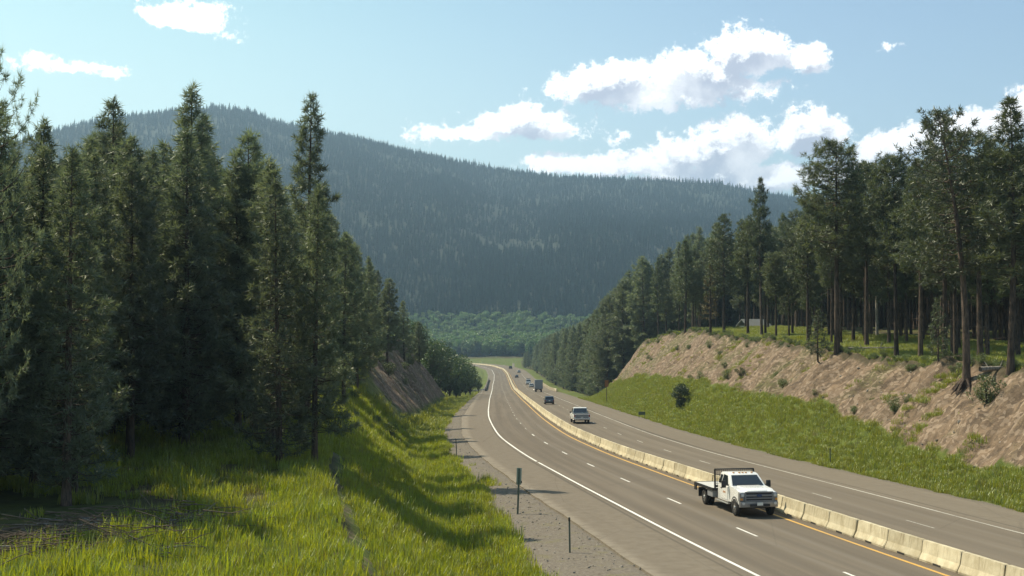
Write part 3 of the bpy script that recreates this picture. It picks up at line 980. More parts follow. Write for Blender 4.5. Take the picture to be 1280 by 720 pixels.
def pine(name, seed, Ht=20.0, base=.3, rad=2.8, nbr=90, ncl=9, npt=9, nl=.42, nw=.075, shape='cone', sparse_top=False, needle=None, trunk_r=.26,
         dead=10, lean=0.0, droop=.12):
    r = np.random.default_rng(seed)
    # trunk axis with gentle sway
    kx, ky = r.uniform(-.25, .25, 2); ph = r.uniform(0, 6)
    def ax(h):
        t = h / Ht
        return np.array([kx * math.sin(t * 3 + ph) - kx * math.sin(ph) + lean * t * t * Ht * .12, ky * math.sin(t * 2.5 + ph) - ky * math.sin(ph), h])
    segs = []
    hs = np.linspace(-.6, Ht, 13)
    def tr(h):
        t = max(h, 0) / Ht
        return max(trunk_r * (1 - t) ** .8 * (1.35 if h < .1 else 1), .015)
    for i in range(12):
        segs.append((ax(hs[i]), ax(hs[i + 1]), tr(hs[i]), tr(hs[i + 1])))
    tv, tf = tubes(segs, 8)
    limb = []
    C = []; Dn = []
    for i in range(nbr):
        f = (i + r.uniform(0, 1)) / nbr
        t = base + (1 - base) * f ** .92
        h = t * Ht * .985
        g = (t - base) / (1 - base)
        if shape == 'cone': rr_ = rad * (1 - g) ** .8 * (.5 + .5 * min(g * 5, 1)) + .22
        elif shape == 'round': rr_ = rad * math.sqrt(max(1 - (g * 1.02 - .35) ** 2 / .46, .02)) * (.6 + .4 * min(g * 4, 1)) + .15
        else: rr_ = rad * (1 - g) ** .55 * (.6 + .4 * min(g * 5, 1)) + .2
        rr_ *= r.uniform(.55, 1.18)
        if r.uniform() < .08: rr_ *= 1.3
        az = i * 2.399 + r.normal() * .35
        up = -.15 + .75 * g + r.normal() * .14
        p0 = ax(h); dirh = np.array([math.cos(az), math.sin(az), 0])
        pts = [p0]
        nst = 4
        for k_ in range(1, nst + 1):
            q = k_ / nst
            pts.append(p0 + dirh * rr_ * q + np.array([0, 0, rr_ * (up * q * .8 - droop * math.sin(q * 3.1) + .18 * q * q)]))
        br = .018 + .011 * rr_
        for k_ in range(nst):
            limb.append((pts[k_], pts[k_ + 1], br * (1 - .22 * k_), br * (1 - .22 * (k_ + 1))))
        m = max(2, int(ncl * rr_ / rad * r.uniform(.7, 1.3)))
        for q in np.sqrt(r.uniform(.10, 1.0, m)):
            kk = min(int(q * nst), nst - 1); fr_ = q * nst - kk
            c = pts[kk] * (1 - fr_) + pts[kk + 1] * fr_
            lat = np.array([-dirh[1], dirh[0], 0]) * r.normal() * .30 * rr_ * (1.25 - q) + np.array([0, 0, r.normal() * .13 + .05])
            C.append(c + lat)
            dv = dirh * .7 + np.array([0, 0, .6]) + lat * .6
            Dn.append(dv / np.linalg.norm(dv))
            if abs(r.normal()) > .6: limb.append((c - dirh * .2, c + lat, .012, .006))
    for k_ in range(4):
        C.append(ax(Ht) + np.array([0, 0, -.15 * k_])); Dn.append(np.array([0, 0, 1.]))
    # dead stubs below the crown
    for i in range(dead):
        h = r.uniform(.1, base + .1) * Ht; az = r.uniform(0, 6.28); L_ = r.uniform(.4, 1.5)
        p0 = ax(h); limb.append((p0, p0 + np.array([math.cos(az) * L_, math.sin(az) * L_, r.uniform(-.3, .2) * L_]), .022, .006))
    lv, lf = tubes(limb, 3)
    tv2 = np.concatenate([tv, lv]); tf2 = np.concatenate([tf, lf + len(tv)])
    trunk = new_mesh(name + "_trunk", tv2, tf2, M_BARK, True)
    Vv = needle_tris(np.array(C), np.array(Dn), npt, nl, nw, r)
    crown = new_mesh(name + "_crown", Vv, np.arange(len(Vv)).reshape(-1, 3), needle or M_NEEDLE_L)
    return trunk, crown, Ht


def leafy(name, seed, Ht, rad, nlump, nleaf, size, mat, trunk_h=.25, low=False):
    r = np.random.default_rng(seed)
    limb = []; Cs = []
    lumps = []
    for i in range(nlump):
        a = r.uniform(0, 6.28); t = r.uniform(0.05 if low else .0, 1)
        rr_ = rad * math.sqrt(max(1 - (t * 1.9 - .95) ** 2, .1)) * r.uniform(.2, .8)
        c = np.array([math.cos(a) * rr_, math.sin(a) * rr_, Ht * (trunk_h + (1 - trunk_h) * (.08 + .86 * t))])
        lumps.append((c, rad * r.uniform(.28, .5)))
        st = np.array([0, 0, Ht * trunk_h * r.uniform(.4, 1.2)])
        mid = (st + c) / 2 + r.normal(size=3) * rad * .06
        limb += [(st, mid, .035 * rad, .02 * rad), (mid, c, .02 * rad, .008 * rad)]
    limb.append((np.array([0, 0, -.4]), np.array([0, 0, Ht * .6]), .06 * rad + .02, .03 * rad))
    for c, lr in lumps:
        q = r.normal(size=(nleaf, 3)); q /= np.linalg.norm(q, axis=1)[:, None]
        q *= r.uniform(.35, 1.1, (nleaf, 1)) ** .6 * lr; q[:, 2] *= .75
        Cs.append(c + q)
    C = np.concatenate(Cs); C[:, 2] = np.maximum(C[:, 2], .02)
    N = len(C)
    d1 = r.normal(size=(N, 3)); d1 /= np.linalg.norm(d1, axis=1)[:, None]
    d2 = np.cross(d1, r.normal(size=(N, 3))); d2 /= np.linalg.norm(d2, axis=1)[:, None]
    s_ = size * r.uniform(.6, 1.3, (N, 1))
    Vv = np.stack([C - d1 * s_, C + d2 * s_ * .55, C + d1 * s_, C - d2 * s_ * .55], 1).reshape(-1, 3)
    crown = new_mesh(name + "_crown", Vv, np.arange(len(Vv)).reshape(-1, 4), mat)
    lv, lf = tubes(limb, 4)
    trunk = new_mesh(name + "_trunk", lv, lf, M_BARK, True)
    return trunk, crown, Ht


KIND = {}
for i in range(5):
    KIND['left%d' % i] = pine("pine_near_%d" % i, 100 + i, 20, [.07, .12, .05, .16, .1][i], [3.3, 2.9, 3.6, 2.8, 3.1][i], 165, 17, 15, .44, .060,
                              ['cone', 'col', 'cone', 'col', 'cone'][i], dead=14)
KIND['spire'] = pine("pine_spire", 130, 22, .22, 1.9, 120, 14, 17, .42, .055, 'col', dead=10)
KIND['open'] = pine("pine_open", 131, 20, .2, 3.9, 62, 16, 22, .38, .042, 'round', dead=10)
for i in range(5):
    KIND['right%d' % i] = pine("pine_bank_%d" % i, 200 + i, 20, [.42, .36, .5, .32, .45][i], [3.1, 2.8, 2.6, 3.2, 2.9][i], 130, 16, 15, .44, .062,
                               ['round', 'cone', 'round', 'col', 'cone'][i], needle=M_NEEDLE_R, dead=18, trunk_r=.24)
KIND['brown'] = pine("pine_brown", 230, 16, .25, 2.0, 70, 8, 9, .38, .07, 'cone', needle=M_NEEDLE_BROWN, dead=10)
KIND['small'] = pine("pine_small", 231, 8, .1, 1.6, 70, 9, 10, .3, .06, 'cone', needle=M_NEEDLE_R, dead=3, trunk_r=.12)
KIND['lean'] = pine("pine_lean", 232, 19, .40, 2.6, 85, 11, 10, .38, .07, 'round', needle=M_NEEDLE_R, dead=12, lean=1.0, trunk_r=.3)
for i in range(2):
    KIND['leaf%d' % i] = leafy("broadleaf_%d" % i, 300 + i, 9, 3.6, 26, 210, .16, M_LEAF, .22)
    KIND['shrub%d' % i] = leafy("shrub_%d" % i, 310 + i, 1.5, 1.0, 14, 110, .055, M_SHRUB, .1, True)
KIND['juniper'] = leafy("dark_shrub", 320, 3.4, 1.35, 34, 170, .075, M_SHRUB_DARK, .04, True)

_stems = []
GRP_L = "pines of the dense stand on the left bank"
GRP_R = "pines along the top of the right cut bank"


def tree(kind, x, y, h, label, group, name="pine_tree", cat="tree", rz=None, wid=1.0, dz=-.1, tilt=0.0):
    tr, cr, H0 = KIND[kind]
    e = bpy.data.objects.new(name, None); COL.objects.link(e)
    e.location = (x, y, T1(x, y) + dz)
    sc = h / H0
    e.scale = (sc * wid, sc * wid, sc)
    e.rotation_euler = (tilt * .4, tilt, R.uniform(0, 6.28) if rz is None else rz)
    link("trunk" if 'shrub' not in name else "stems", tr, e); link("crown" if 'shrub' not in name else "foliage", cr, e)
    tag(e, label, cat, group)
    return e


def at(px, Y):
    return (px - 640) / FPX * Y


def top_h(px, py, Y):
    x = at(px, Y)
    return x, (395 - py) / FPX * Y - T1(x, Y) + .1


# left stand: the ones that make its skyline first
heroes_l = [
    ('open', -14, 66, 42, "open-crowned pine at the left edge with bare upswept top branches", .52),
    ('left2', 140, 122, 72, "tall pine with a small pointed leader, second peak from the left", 1.0),
    ('left0', 235, 108, 74, "tallest pine of the left stand, tapering peak before the summit", 1.15),
    ('spire', 381, 118, 84, "slim spire-topped pine rising alone above the stand before the ridge", 1.0),
    ('left3', 62, 205, 66, "pine filling the gap between the left edge and the pointed pine", 1.1),
    ('left4', 190, 186, 80, "bushy pine between the two tallest pines of the left stand", 1.0),
    ('left1', 318, 165, 78, "pine with ragged narrow crown between tallest pine and the slim spire", 1.0),
    ('left4', 394, 232, 63, "dark pine with a thick straight trunk nearest the cut edge", .95),
    ('left1', 108, 190, 60, "pine at the near left beside the brush heaps", 1.0),
    ('left3', 165, 200, 63, "pine just behind the brush heaps and clearing", 1.0),
    ('left2', 350, 225, 62, "broad drooping pine in front of the slim spire", 1.0),
    ('left3', 430, 292, 110, "pine at the sloping right shoulder of the left stand", 1.0),
    ('left0', 462, 322, 150, "pine above the brown rock cut at the stand's right end", 1.0),
    ('left4', 446, 308, 128, "dense pine between the sloping shoulder and the brown rock cut", 1.2),
    ('left1', 484, 348, 185, "narrow pine directly over the top of the brown rock cut", 1.3),
    ('left2', 505, 376, 215, "short broad pine on the crest above the brown rock cut", 1.3),
    ('left3', 524, 402, 238, "last small pine on the crest before the leafy trees", 1.4)]
for kd, px_, py_, Y, lab, wd in heroes_l:
    x, h = top_h(px_, py_, Y)
    tree(kd, x, Y, h, lab, GRP_L, wid=wd)
_env_x = [-200, 0, 60, 110, 140, 185, 205, 235, 265, 290, 320, 350, 420, 445, 480, 510, 540]
_env_y = [60, 130, 200, 170, 135, 190, 165, 125, 165, 190, 172, 205, 268, 300, 350, 392, 425]
placed = []
deep_l = []; deep_r = []; deep_m = []
tries = 0
n_left = 0
while n_left < 210 and tries < 16000:
    tries += 1
    Y = 47 + (R.random() ** 1.7) * 215
    px_ = R.uniform(-80, 530)
    x = at(px_, Y)
    u, yc = road_u(np.array([x]), np.array([Y])); u = float(u[0])
    clv = float(tab(Y, CL_Y, CL_V))
    if u > -clv - 1.2: continue
    if Y < 66 and px_ > 95: continue
    if Y < 70 and 260 < px_ < 440 and R.random() < .7: continue
    md = 2.1 if Y < 110 else 3.0
    if any((x - a) ** 2 + (Y - b) ** 2 < md * md for a, b in placed): continue
    top = np.interp(px_, _env_x, _env_y) + R.uniform(0, 55) * R.random()
    h = (395 - top) / FPX * Y - T1(x, Y)
    h = min(h, R.uniform(19, 26))
    if n_left % 4 == 3: h = min(h, R.uniform(5, 11))
    if h < 4: continue
    placed.append((x, Y))
    if Y > 118 and px_ < 400:
        deep_l.append((x, Y, h / 20, R.uniform(.85, 1.2), R.randrange(5))); n_left += 1
        continue
    sun_side = "near" if Y < 90 else "deeper"
    tree('left%d' % R.randrange(5) if h > 7 else 'small', x, Y, h, "dark green pine packed among others in the %s part of the left stand" % sun_side, GRP_L + " (%s part)" % sun_side, wid=R.uniform(1.0, 1.3))
    n_left += 1
# trees left of the frame whose shade falls into it
for (x, Y, h) in [(-27, 52, 19), (-24, 45, 18), (-31, 62, 21), (-25, 36, 19), (-33, 41, 20), (-23, 58, 17), (-36, 52, 20), (-29, 47, 20), (-28, 41, 18), (-23, 49, 18), (-30, 56, 21)]:
    tree('left%d' % R.randrange(5), x, Y, h, "pine at the far left edge of the left stand", "pines at the left edge of the stand")
# broadleaf trees and shrubs at the end of the left cut and inside the bend
for j, (px_, py_, Y, wd) in enumerate([(548, 428, 285, 1.0), (562, 438, 300, 1.1), (575, 448, 318, 1.0), (588, 455, 335, .9), (540, 425, 268, 1.1), (556, 455, 296, 1.0),
                        (520, 402, 262, 1.0), (598, 470, 380, .8), (582, 462, 345, 1.1), (536, 440, 300, 1.2), (570, 470, 300, .9), (500, 400, 255, 1.)]):
    x, h = top_h(px_, py_, Y)
    tree('leaf%d' % (j % 2), x, Y, max(h, 3), "rounded leafy tree where the left rock cut ends", "leafy trees at the end of the left cut", name="broadleaf_tree", wid=wd)

# right stand
heroes_r = [
    ('right0', 1046, 178, 118, "tall rounded pine at the left shoulder of the tallest right group", 1.15),
    ('right3', 1180, 138, 96, "tall open pine with thin tiered branches against the cloud", 1.0),
    ('right1', 1262, 122, 84, "tallest pine at the right edge of the picture", 1.2),
    ('right2', 1120, 196, 112, "slender pine just right of the power pole", 1.0),
    ('right4', 1150, 200, 106, "dense pine left of the tall open pine", 1.1),
    ('right0', 1225, 165, 92, "bushy pine between the tall open pine and the right edge", 1.2),
    ('right1', 952, 222, 170, "lone pine top breaking the ridge line at the stand's left", .8),
    ('right2', 1083, 205, 124, "slender pine just left of the power pole", 1.0),
    ('right3', 905, 268, 190, "pine above the middle of the rock cut", 1.1),
    ('right4', 1010, 262, 140, "lower pine left of the tall rounded pine", 1.1),
    ('right1', 856, 300, 215, "pine near the left end of the right bank", 1.1),
    ('brown', 888, 330, 190, "reddish brown drying pine among the green ones", 1.2)]
placed_r = []
for kd, px_, py_, Y, lab, wd in heroes_r:
    x, h = top_h(px_, py_, Y)
    placed_r.append((x, Y))
    tree(kd, x, Y, h, lab, GRP_R, wid=wd)
def on_sight(px_, py_, y0=30, y1=500):
    Ys = np.linspace(y0, y1, 6000); xs = (px_ - 640) / FPX * Ys; zs = (395 - py_) / FPX * Ys
    k = int(np.argmax(zs < terrain(xs, Ys)))
    return float(xs[k]), float(Ys[k])


e_x, e_y = on_sight(1207, 478)
tree('lean', e_x, e_y, 20.0, "leaning pine on the lip of the cut with its roots laid bare", GRP_R, rz=math.pi, tilt=-.02, dz=-.35)
tree('small', *on_sight(1172, 452), 5.0, "small young pine in front of the trunks on the right bank", "young pines on the right bank")
tree('small', *on_sight(1022, 450), 5.0, "low drooping young pine on the lip of the cut", "young pines on the right bank", wid=1.3)
renv_x = [740, 770, 800, 850, 900, 950, 1000, 1040, 1080, 1130, 1180, 1230, 1300, 1500]
renv_y = [385, 345, 312, 290, 275, 262, 262, 215, 225, 225, 190, 180, 150, 120]
tries = 0; n_right = 0
while n_right < 185 and tries < 12000:
    tries += 1
    Y = 70 + (R.random() ** 1.3) * 210
    px_ = R.uniform(745, 1340)
    x = at(px_, Y)
    u, yc = road_u(np.array([x]), np.array([Y])); u = float(u[0])
    crest = float(pave_r(Y) + tab(Y, VC_Y, VC_V))
    if u < crest + .8: continue
    if u < crest + 6 and R.random() < .35: continue
    md = 2.3
    if any((x - a) ** 2 + (Y - b) ** 2 < md * md for a, b in placed_r): continue
    top = np.interp(px_, renv_x, renv_y) + R.uniform(0, 60)
    h = min((395 - top) / FPX * Y - T1(x, Y), R.uniform(17, 24))
    if h < 6: continue
    placed_r.append((x, Y))
    if u > crest + 17:
        deep_r.append((x, Y, h / 20, R.uniform(.85, 1.2), R.randrange(5))); n_right += 1
        continue
    part_ = "front rows" if u < crest + 12 else "back rows"
    tree('right%d' % R.randrange(5), x, Y, h, "bare-trunked dark pine standing in the %s of the right bank stand" % part_, GRP_R + " (%s)" % part_, wid=R.uniform(.85, 1.2))
    n_right += 1
# conifers in the dip beside the far right carriageway
n_mid = 0; tries = 0
while n_mid < 900 and tries < 30000:
    tries += 1
    Y = R.uniform(285, 960)
    px_ = R.uniform(655, 900)
    x = at(px_, Y)
    u = float(road_u(np.array([x]), np.array([Y]))[0][0])
    if u < 18.5 or (Y < 400 and u < 21): continue
    if any((x - a) ** 2 + (Y - b) ** 2 < 12 for a, b in placed_r): continue
    lim = np.interp(px_, [650, 665, 680, 700, 730, 760, 800, 850, 900], [442, 430, 420, 412, 400, 368, 322, 292, 275])
    h = min((395 - lim - R.uniform(0, 14)) / FPX * Y - T1(x, Y), 31)
    if h < 3.5: continue
    placed_r.append((x, Y))
    n_mid += 1
    if n_mid > 45:
        deep_m.append((x, Y, h / 20, R.uniform(1.0, 1.35), R.randrange(5)))
        continue
    tree('left%d' % R.randrange(5), x, Y, h, "conifer in the dip beside the far bend of the highway", "conifers in the dip by the far bend", wid=R.uniform(1.0, 1.35))

# far kinds
def far_conifer(seed, Ht, rad):
    r = np.random.default_rng(seed)
    Vs = []
    n = 16
    for i in range(n):
        t = i / (n - 1); z0 = Ht * (.08 + .90 * t); rr_ = rad * (1 - t) ** .85 + .25
        for k_ in range(7):
            a = r.uniform(0, 6.28); L_ = rr_ * r.uniform(.7, 1.25)
            c, s_ = math.cos(a), math.sin(a); w = .42 * rr_ + .15
            Vs += [(-s_ * w * .3, c * w * .3, z0 + Ht * .09), (s_ * w * .3 + c * .2, -c * w * .3 + s_ * .2, z0 + Ht * .03), (c * L_, s_ * L_, z0 - rr_ * .25)]
    return new_mesh("far_conifer", np.array(Vs, float), np.arange(len(Vs)).reshape(-1, 3), M_FAR)


far_kinds = [("c", far_conifer(400 + i, [20, 24, 17, 22][i], [3.4, 3.2, 3.0, 4.0][i])) for i in range(4)]
N = 110000
tt = rng.uniform(-.56, .56, N); YY = 1185 + 1900 * rng.uniform(0, 1, N) ** 1.15
XX = tt * YY
dens = fbm(XX / 110 + 7, YY / 160, 4, 501)
bare = fbm(XX / 260 + 2, YY / 300, 3, 511)
keep = (dens + rng.uniform(-.22, .30, N) > -.12) & (bare < .31)
# skyline trees stand apart
XX, YY = XX[keep], YY[keep]
ZZ = terrain(XX, YY) - .5
n = len(XX)
sc = rng.uniform(.42, .85, n)
scatter("mountain_forest", far_kinds, np.stack([XX, YY, ZZ], -1), np.stack([0 * XX, 0 * XX, rng.uniform(0, 6.28, n)], -1),
        np.stack([sc * rng.uniform(1.0, 1.4, n), sc * 1.2, sc * rng.uniform(.6, 1.02, n)], -1), rng.integers(0, 4, n),
        "dark conifer forest covering the whole mountainside", "forest")

# valley wood of rounded leafy trees at the mountain's foot
M_VALLEY = foliage_mat("valley_leaves", (.06, .11, .035), (.13, .20, .06), .3, vary=.3, nscale=.15)
vk = [("v", leafy("valley_tree_%d" % i, 420 + i, 14, 5.2, 22, 70, .55, M_VALLEY, .12)[1]) for i in range(3)]
N = 7000
YY = rng.uniform(995, 1260, N); XX = rng.uniform(-.25, .36, N) * YY
k_ = ~((XX > -60) & (XX < 16) & (YY < 1030))
XX, YY = XX[k_], YY[k_]
n = len(XX); sc = rng.uniform(.75, 1.12, n)
vi = np.where(rng.uniform(0, 1, n) < .10, rng.integers(3, 5, n), rng.integers(0, 3, n)); sc = np.where(vi > 2, sc * .62, sc)
scatter("valley_wood", vk + far_kinds[:2], np.stack([XX, YY, terrain(XX, YY) - .5], -1), np.stack([0 * XX, 0 * XX, rng.uniform(0, 6.28, n)], -1),
        np.stack([sc, sc, sc], -1), vi,
        "pale green leafy wood on the valley floor below the mountain", "wood")

# the deeper forest behind the individual pines, right and left
bk = [("b", None)]
def merged(kind):
    tr, cr, H0 = KIND[kind]
    bm = bmesh.new(); bm.from_mesh(tr)
    for f in bm.faces: f.material_index = 0
    nb_ = len(bm.faces); bm.from_mesh(cr); bm.faces.ensure_lookup_table()
    for f in bm.faces[nb_:]: f.material_index = 1
    me = bpy.data.meshes.new(kind + "_whole"); bm.to_mesh(me); bm.free()
    me.materials.append(M_BARK); me.materials.append(cr.materials[0])
    return me


def with_bucket(b, XX, YY, zt, sc, wd, ix):
    b = np.array(b) if len(b) else np.zeros((0, 5))
    X2, Y2 = b[:, 0], b[:, 1]
    return (np.concatenate([XX, X2]), np.concatenate([YY, Y2]), np.concatenate([zt, terrain(X2, Y2)]), np.concatenate([sc, b[:, 2]]),
            np.concatenate([wd, b[:, 3]]), np.concatenate([ix, b[:, 4].astype(int)]))


bk = [("b", merged('right%d' % i)) for i in range(5)]
N = 5200
YY = rng.uniform(95, 900, N); XX = rng.uniform(10, 330, N)
u, yc = road_u(XX, YY)
crest = pave_r(YY) + np.interp(YY, VC_Y, VC_V)
k_ = (u > np.where(YY < 270, crest + 26, 42)) & (XX / YY < .62)
k_ &= rng.uniform(0, 1, N) < .85
XX, YY = XX[k_], YY[k_]
YY2 = YY; n = len(XX)
zt = terrain(XX, YY)
lim = np.interp(640 + XX / YY * FPX, renv_x, renv_y) + 12
hm = (395 - lim) / FPX * YY - zt
sc = np.clip(np.minimum(hm, rng.uniform(15, 23, n)) / 20, 0, 1.2)
k_ = sc > .35
XX, YY, zt, sc = XX[k_], YY[k_], zt[k_], sc[k_]; n = len(XX)
wd = rng.uniform(1.0, 1.3, n)
XX, YY, zt, sc, wd, ix = with_bucket(deep_r, XX, YY, zt, sc, wd, rng.integers(0, 5, n)); n = len(XX)
scatter("right_forest", bk, np.stack([XX, YY, zt - .1], -1), np.stack([0 * XX, 0 * XX, rng.uniform(0, 6.28, n)], -1),
        np.stack([sc * wd, sc * wd, sc], -1), ix, "dense shadowy pine forest behind the right bank", "forest")
bl = [("b", merged('left%d' % i)) for i in range(5)]
N = 2600
YY = rng.uniform(80, 420, N); XX = -rng.uniform(20, 260, N)
u, yc = road_u(XX, YY)
k_ = (u < -np.interp(YY, CL_Y, CL_V) - 22) & (XX / YY > -.62)
XX, YY = XX[k_], YY[k_]; zt = terrain(XX, YY)
lim = np.interp(640 + XX / YY * FPX, _env_x, _env_y) + 25
hm = (395 - lim) / FPX * YY - zt
n = len(XX)
sc = np.clip(np.minimum(hm, rng.uniform(14, 21, n)) / 20, 0, 1.15)
k_ = sc > .3
XX, YY, zt, sc = XX[k_], YY[k_], zt[k_], sc[k_]; n = len(XX)
XX, YY, zt, sc, wd, ix = with_bucket(deep_l, XX, YY, zt, sc, np.ones(n), rng.integers(0, 5, n)); n = len(XX)
scatter("left_forest", bl, np.stack([XX, YY, zt - .1], -1), np.stack([0 * XX, 0 * XX, rng.uniform(0, 6.28, n)], -1),
        np.stack([sc * wd, sc * wd, sc], -1), ix, "dense dark pine forest behind the left stand", "forest")
z0_ = np.zeros(0)
XX, YY, zt, sc, wd, ix = with_bucket(deep_m, z0_, z0_, z0_, z0_, z0_, z0_.astype(int)); n = len(XX)
scatter("bend_forest", bl, np.stack([XX, YY, zt - .1], -1), np.stack([0 * XX, 0 * XX, rng.uniform(0, 6.28, n)], -1),
        np.stack([sc * wd, sc * wd, sc], -1), ix, "dark conifer forest filling the dip right of the far bend", "forest")


# ------------------------------------------------------------------ grass, brush, stones
def clump(seed, n, rad, hgt, w, mat):
    r = np.random.default_rng(seed)
    a = r.uniform(0, 6.28, n); q = rad * np.sqrt(r.uniform(0, 1, n))
    b = np.stack([np.cos(a) * q, np.sin(a) * q, -.05 + 0 * q], -1)
    az = r.uniform(0, 6.28, n); ln = hgt * r.uniform(.45, 1.15, n); bend = r.uniform(.05, .55, n)
    side = np.stack([-np.sin(az), np.cos(az), 0 * az], -1) * w * .5
    mid = b + np.stack([np.cos(az) * bend * ln * .25, np.sin(az) * bend * ln * .25, ln * .55], -1)
    tip = b + np.stack([np.cos(az) * bend * ln * .85, np.sin(az) * bend * ln * .85, ln * (1 - .25 * bend)], -1)
    V0 = np.stack([b - side, b + side, mid + side * .8, mid - side * .8, tip], 1)
    Vv = V0.reshape(-1, 3)
    i = np.arange(n)[:, None] * 5
    F_ = np.concatenate([i + np.array([[0, 1, 2]]), i + np.array([[0, 2, 3]]), i + np.array([[3, 2, 4]])])
    return new_mesh("grass_clump", Vv, F_, mat)


def sample_area(N, f_keep, y0, y1, x0, x1, pw_=1.0):
    YY = y0 + (y1 - y0) * rng.uniform(0, 1, N) ** pw_
    uu = rng.uniform(x0, x1, N)
    XX = xc(YY) + uu
    Hh, rk, gv, fo, u, yc = terrain(XX, YY, True)
    k = f_keep(XX, YY, rk, gv, fo, u, yc)
    return XX[k], YY[k], Hh[k]


gk = [("g", clump(600 + i, 46, .42, [.55, .7, .42][i], .030, M_GRASS)) for i in range(3)]
dk = [("d", clump(640 + i, 22, .4, .6, .022, M_DRY)) for i in range(1)]


def kl(XX, YY, rk, gv, fo, u, yc):
    gl = gravel_l(yc); cl = np.interp(yc, CL_Y, CL_V)
    patch = fbm(XX / 2.6, YY / 4.5, 3, 701)
    inner = (-u > gl - .5 + 1.5 * patch) & (rk < .35)
    ok = inner & (rng.uniform(0, 1, len(XX)) < np.where(-u > cl + 1.5, .26 + 1.0 * np.clip(patch * 3.2 + .12, 0, 1), .95))
    sparse = (-u > gl - 1.6) & (-u < gl) & (patch > .22) & (rng.uniform(0, 1, len(XX)) < .4)
    t = XX / YY
    brush = ((t < -.27) & (YY < 50) & (YY > 38) & (fbm(XX / 2.2, YY / 2.2, 2, 702) < .05 + (-.33 - t) * 2))
    return (ok | sparse) & ~brush & ~((rk > .34) & (YY < 75))


XX, YY, ZZ = sample_area(26000, kl, 24, 130, -48, -11, 1.25)
n = len(XX); sc = rng.uniform(.7, 1.25, n)
di = np.where(rng.uniform(0, 1, n) < .07, 3, rng.integers(0, 3, n))
scatter("tall_grass", gk + dk, np.stack([XX, YY, ZZ], -1), np.stack([0 * XX, 0 * XX, rng.uniform(0, 6.28, n)], -1), np.stack([sc, sc, sc], -1), di,
        "bright tall grass in the left ditch and clearing", "grass")
gk2 = [("g", clump(620 + i, 34, .6, [.6, .75][i], .05, M_GRASS_R)) for i in range(2)]
XX, YY, ZZ = sample_area(12000, lambda X, Y, rk, gv, fo, u, yc: (-u > gravel_l(yc)) & (rk < .3) & (-u < 30), 130, 420, -40, -12)
n = len(XX); sc = rng.uniform(.8, 1.4, n)
scatter("far_ditch_grass", gk2, np.stack([XX, YY, ZZ], -1), np.stack([0 * XX, 0 * XX, rng.uniform(0, 6.28, n)], -1), np.stack([sc, sc, sc * .9], -1),
        rng.integers(0, 2, n), "green grass along the far left ditch", "grass")


def kr(XX, YY, rk, gv, fo, u, yc):
    pr = pave_r(yc); vc = np.interp(yc, VC_Y, VC_V)
    pt = fbm(XX / 2.2, YY / 4, 3, 711)
    toe = (u > pr + 1.1 + 1.2 * pt) & (rk < .45 + .5 * pt)
    top = (u > pr + vc) & (rng.uniform(0, 1, len(XX)) < .8)
    tuft = (u > pr + 2) & (u < pr + vc) & (fbm(XX / 3.0, YY / 3.0, 3, 712) > .2) & (rng.uniform(0, 1, len(XX)) < .6)
    return (toe & ((u < pr + vc) | top)) | tuft


XX, YY, ZZ = sample_area(75000, kr, 48, 300, 12, 46, 1.3)
n = len(XX); sc = rng.uniform(.4, .85, n)
scatter("bank_grass", gk2 + dk, np.stack([XX, YY, ZZ], -1), np.stack([0 * XX, 0 * XX, rng.uniform(0, 6.28, n)], -1), np.stack([sc, sc, sc * .9], -1),
        np.where(rng.uniform(0, 1, n) < .1, 2, rng.integers(0, 2, n)), "green and yellow grass on the right bank and its top", "grass")


def stone(seed):
    r = np.random.default_rng(seed)
    bm = bmesh.new(); bmesh.ops.create_icosphere(bm, subdivisions=1, radius=1)
    for v in bm.verts: v.co *= r.uniform(.7, 1.2); v.co.z *= .6
    me = bpy.data.meshes.new("stone"); bm.to_mesh(me); bm.free(); me.materials.append(M_STONE); return me


sk = [("s", stone(i)) for i in range(3)]
def ks(XX, YY, rk, gv, fo, u, yc):
    return ((gv > .4) & (u < 0)) | ((rk > .5) & (rng.uniform(0, 1, len(XX)) < .12))
XX, YY, ZZ = sample_area(16000, ks, 40, 240, -30, 28, 1.5)
n = len(XX); sc = .03 + .06 * rng.uniform(0, 1, n) ** 3
sc = np.where(road_u(XX, YY)[0] > 0, sc * 2.2, sc)
scatter("loose_stones", sk, np.stack([XX, YY, ZZ + .01], -1), rng.uniform(0, 6.28, (n, 3)), np.stack([sc, sc, sc], -1), rng.integers(0, 3, n),
        "small loose stones strewn over gravel verge and cut faces", "stones")

XX, YY, ZZ = sample_area(9000, lambda X, Y, rk, gv, fo, u, yc: (np.abs(u - pave_r(yc) - np.interp(yc, VC_Y, VC_V) - .2) < .8) & (rng.uniform(0, 1, len(X)) < .45), 55, 265, 20, 32, 1.2)
n = len(XX); sc = rng.uniform(.12, .36, n)
scatter("crest_brush", [("b", KIND['shrub0'][1]), ("b", KIND['shrub1'][1])], np.stack([XX, YY, ZZ], -1), np.stack([0 * XX, 0 * XX, rng.uniform(0, 6.28, n)], -1),
        np.stack([sc * 1.3, sc * 1.3, sc], -1), rng.integers(0, 2, n), "low dark brush along the lip of the right cut", "brush")

